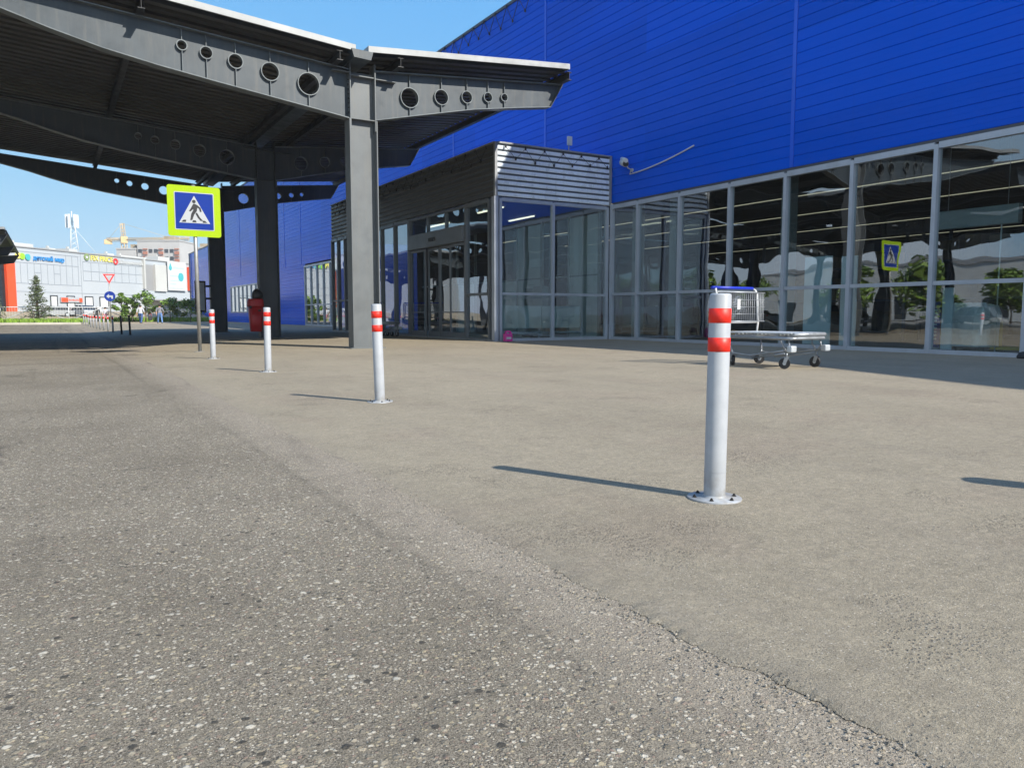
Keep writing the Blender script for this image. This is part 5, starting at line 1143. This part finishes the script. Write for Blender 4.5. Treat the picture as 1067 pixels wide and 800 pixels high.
# ------------------------------------------------------------------ people
def person(label, loc, rot, shirt, trousers, hair, stride=.28, arms=.12, h=1.75, bag=False, long_hair=False):
    """one skinned body; materials by height: shoes, trousers, shirt, skin"""
    V = {'pel': (0, 0, .95), 'bel': (0, -.01, 1.08), 'chs': (0, -.01, 1.28), 'sho': (0, 0, 1.42), 'nek': (0, -.01, 1.50), 'hd0': (0, -.03, 1.58), 'hd1': (0, -.03, 1.66), 'hd2': (0, -.02, 1.73)}
    Rr = {'pel': .145, 'bel': .135, 'chs': .15, 'sho': .10, 'nek': .055, 'hd0': .08, 'hd1': .095, 'hd2': .07}
    E = [('pel', 'bel'), ('bel', 'chs'), ('chs', 'sho'), ('sho', 'nek'), ('nek', 'hd0'), ('hd0', 'hd1'), ('hd1', 'hd2')]
    for s, n in ((-1, 'l'), (1, 'r')):
        f = stride * s
        V.update({'hip' + n: (.09 * s, 0, .88), 'kne' + n: (.10 * s, -.5 * f - .03, .49), 'ank' + n: (.10 * s, -f * .9 + (.06 if f < 0 else 0), .09), 'toe' + n: (.11 * s, -f * .9 - .14, .045)})
        Rr.update({'hip' + n: .09, 'kne' + n: .062, 'ank' + n: .045, 'toe' + n: .04})
        E += [('pel', 'hip' + n), ('hip' + n, 'kne' + n), ('kne' + n, 'ank' + n), ('ank' + n, 'toe' + n)]
        g = arms * -s
        V.update({'shl' + n: (.18 * s, 0, 1.40), 'elb' + n: (.235 * s, -.3 * g + .02, 1.12), 'wri' + n: (.24 * s, -g - .05, .88), 'han' + n: (.235 * s, -g * 1.1 - .08, .79)})
        Rr.update({'shl' + n: .072, 'elb' + n: .05, 'wri' + n: .034, 'han' + n: .038})
        E += [('sho', 'shl' + n), ('shl' + n, 'elb' + n), ('elb' + n, 'wri' + n), ('wri' + n, 'han' + n)]
    K = list(V); me = bpy.data.meshes.new('person'); me.from_pydata([V[k] for k in K], [(K.index(a), K.index(b)) for a, b in E], [])
    ob = bpy.data.objects.new('person', me); C.objects.link(ob); sk = ob.modifiers.new('skin', 'SKIN'); sk.use_smooth_shade = True; ob.modifiers.new('sub', 'SUBSURF').levels = 2
    for k, v in zip(K, me.skin_vertices[0].data): v.radius = (Rr[k], Rr[k] * (.8 if k in ('bel', 'chs', 'pel') else 1)); v.use_root = (k == 'pel')
    dg = bpy.context.evaluated_depsgraph_get(); bm_ = bpy.data.meshes.new_from_object(ob.evaluated_get(dg)); bpy.data.objects.remove(ob)
    for mt in (M['skin'], shirt, trousers, M['dark']): bm_.materials.append(mt)
    for p in bm_.polygons:
        c = p.center; p.use_smooth = True; arm = abs(c.x) > .17 and c.z < 1.12
        p.material_index = 3 if c.z < .085 else 0 if arm and c.z < 1.08 and c.z > .7 and abs(c.x) > .19 else 2 if c.z < .96 else 1 if c.z < 1.485 else 0
    o = bpy.data.objects.new('person', bm_); C.objects.link(o); tag(o, label, 'person'); o.location = loc; o.rotation_euler.z = rot; o.scale = (h / 1.8 * 1.3, h / 1.8 * 1.15, h / 1.8)
    m = MB(); m.ball((0, .005, 1.68), .105, 12, sq=(.95, 1.05, .95))
    if long_hair: m.ball((0, .05, 1.57), .09, 10, sq=(1, .8, 1.4))
    hr = m.build('hair', hair, None, fixn=False); hr.parent = o
    m = MB(); m.ball((0, -.125, 1.615), .018, 6)
    for s in (-1, 1): m.ball((s * .098, -.03, 1.62), .022, 6, sq=(.5, 1, 1.4))
    f_ = m.build('ears', M['skin'], None, fixn=False); f_.parent = o
    for s in (-1, 1):
        e = MB().ball((s * .034, -.115, 1.645), .012, 6).build('eye', M['dark'], None, fixn=False); e.parent = o
        g = arms * -s; m = MB()
        for k in range(4): m.tube([(.225 * s + (k - 1.5) * .003, -g * 1.1 - .11 + k * .019, .80), (.222 * s, -g * 1.1 - .115 + k * .019, .745), (.212 * s, -g * 1.1 - .11 + k * .017, .705 + abs(k - 1.2) * .008)], [.010, .0095, .007], 5)
        m.tube([(.222 * s, -g * 1.1 - .115, .82), (.205 * s, -g * 1.1 - .135, .775)], [.011, .008], 5); q = m.build('fingers', M['skin'], None, fixn=False); q.parent = o
    return o
person('person in a white shirt and blue jeans walking away, left of the couple', (7.15, 80.9, .0), R(160), M['shirtw'], M['jeans'], M['hair'], .25, .1, 1.78)
person('person in a dark striped top and light jeans walking away, right of the couple', (8.75, 80.2, .0), R(185), M['shirts'], M['jeans2'], M['hair'], .22, .14, 1.84)
person('person in dark clothes far off left of the round blue sign', (4.2, 97.4, .05), R(170), M['shirtd'], M['shirtd'], M['hair'], .2, .1, 1.7, long_hair=True)
person('person in white top and pink trousers far off below the round blue sign', (4.95, 95.3, .0), R(190), M['shirtw'], M['shirtp'], M['hair'], .2, .1, 1.68)
t = thing('shopping_bag', 'dark shopping bag carried between the two people walking away', 'bag', (7.95, 80.5, .3)); 
loft([ring(7.95, 80.5, z, a, b, 14) for z, a, b in ((.30, .16, .09), (.34, .19, .11), (.62, .2, .10), (.7, .17, .05))]).build('body', M['shirtd'], t); MB().tube([(7.85, 80.5, .69), (7.87, 80.5, .85), (7.95, 80.5, .92), (8.03, 80.5, .85), (8.05, 80.5, .69)], .014, 5).build('handle', M['signr'], t)

# ------------------------------------------------------------------ thin summer air
if HAZE:
    hm = bpy.data.materials.new('air'); hm.use_nodes = True; hn = hm.node_tree.nodes; hn.clear(); ho = hn.new('ShaderNodeOutputMaterial'); hv = hn.new('ShaderNodeVolumePrincipled')
    hv.inputs['Color'].default_value = (.93, .97, 1, 1); hv.inputs['Density'].default_value = HAZE; hv.inputs['Anisotropy'].default_value = 0.0; hm.node_tree.links.new(hv.outputs[0], ho.inputs['Volume'])
    hz = MB().box((-160, -70, -1.2), (140, 440, 52)).build('haze', hm); hz['kind'] = 'stuff'
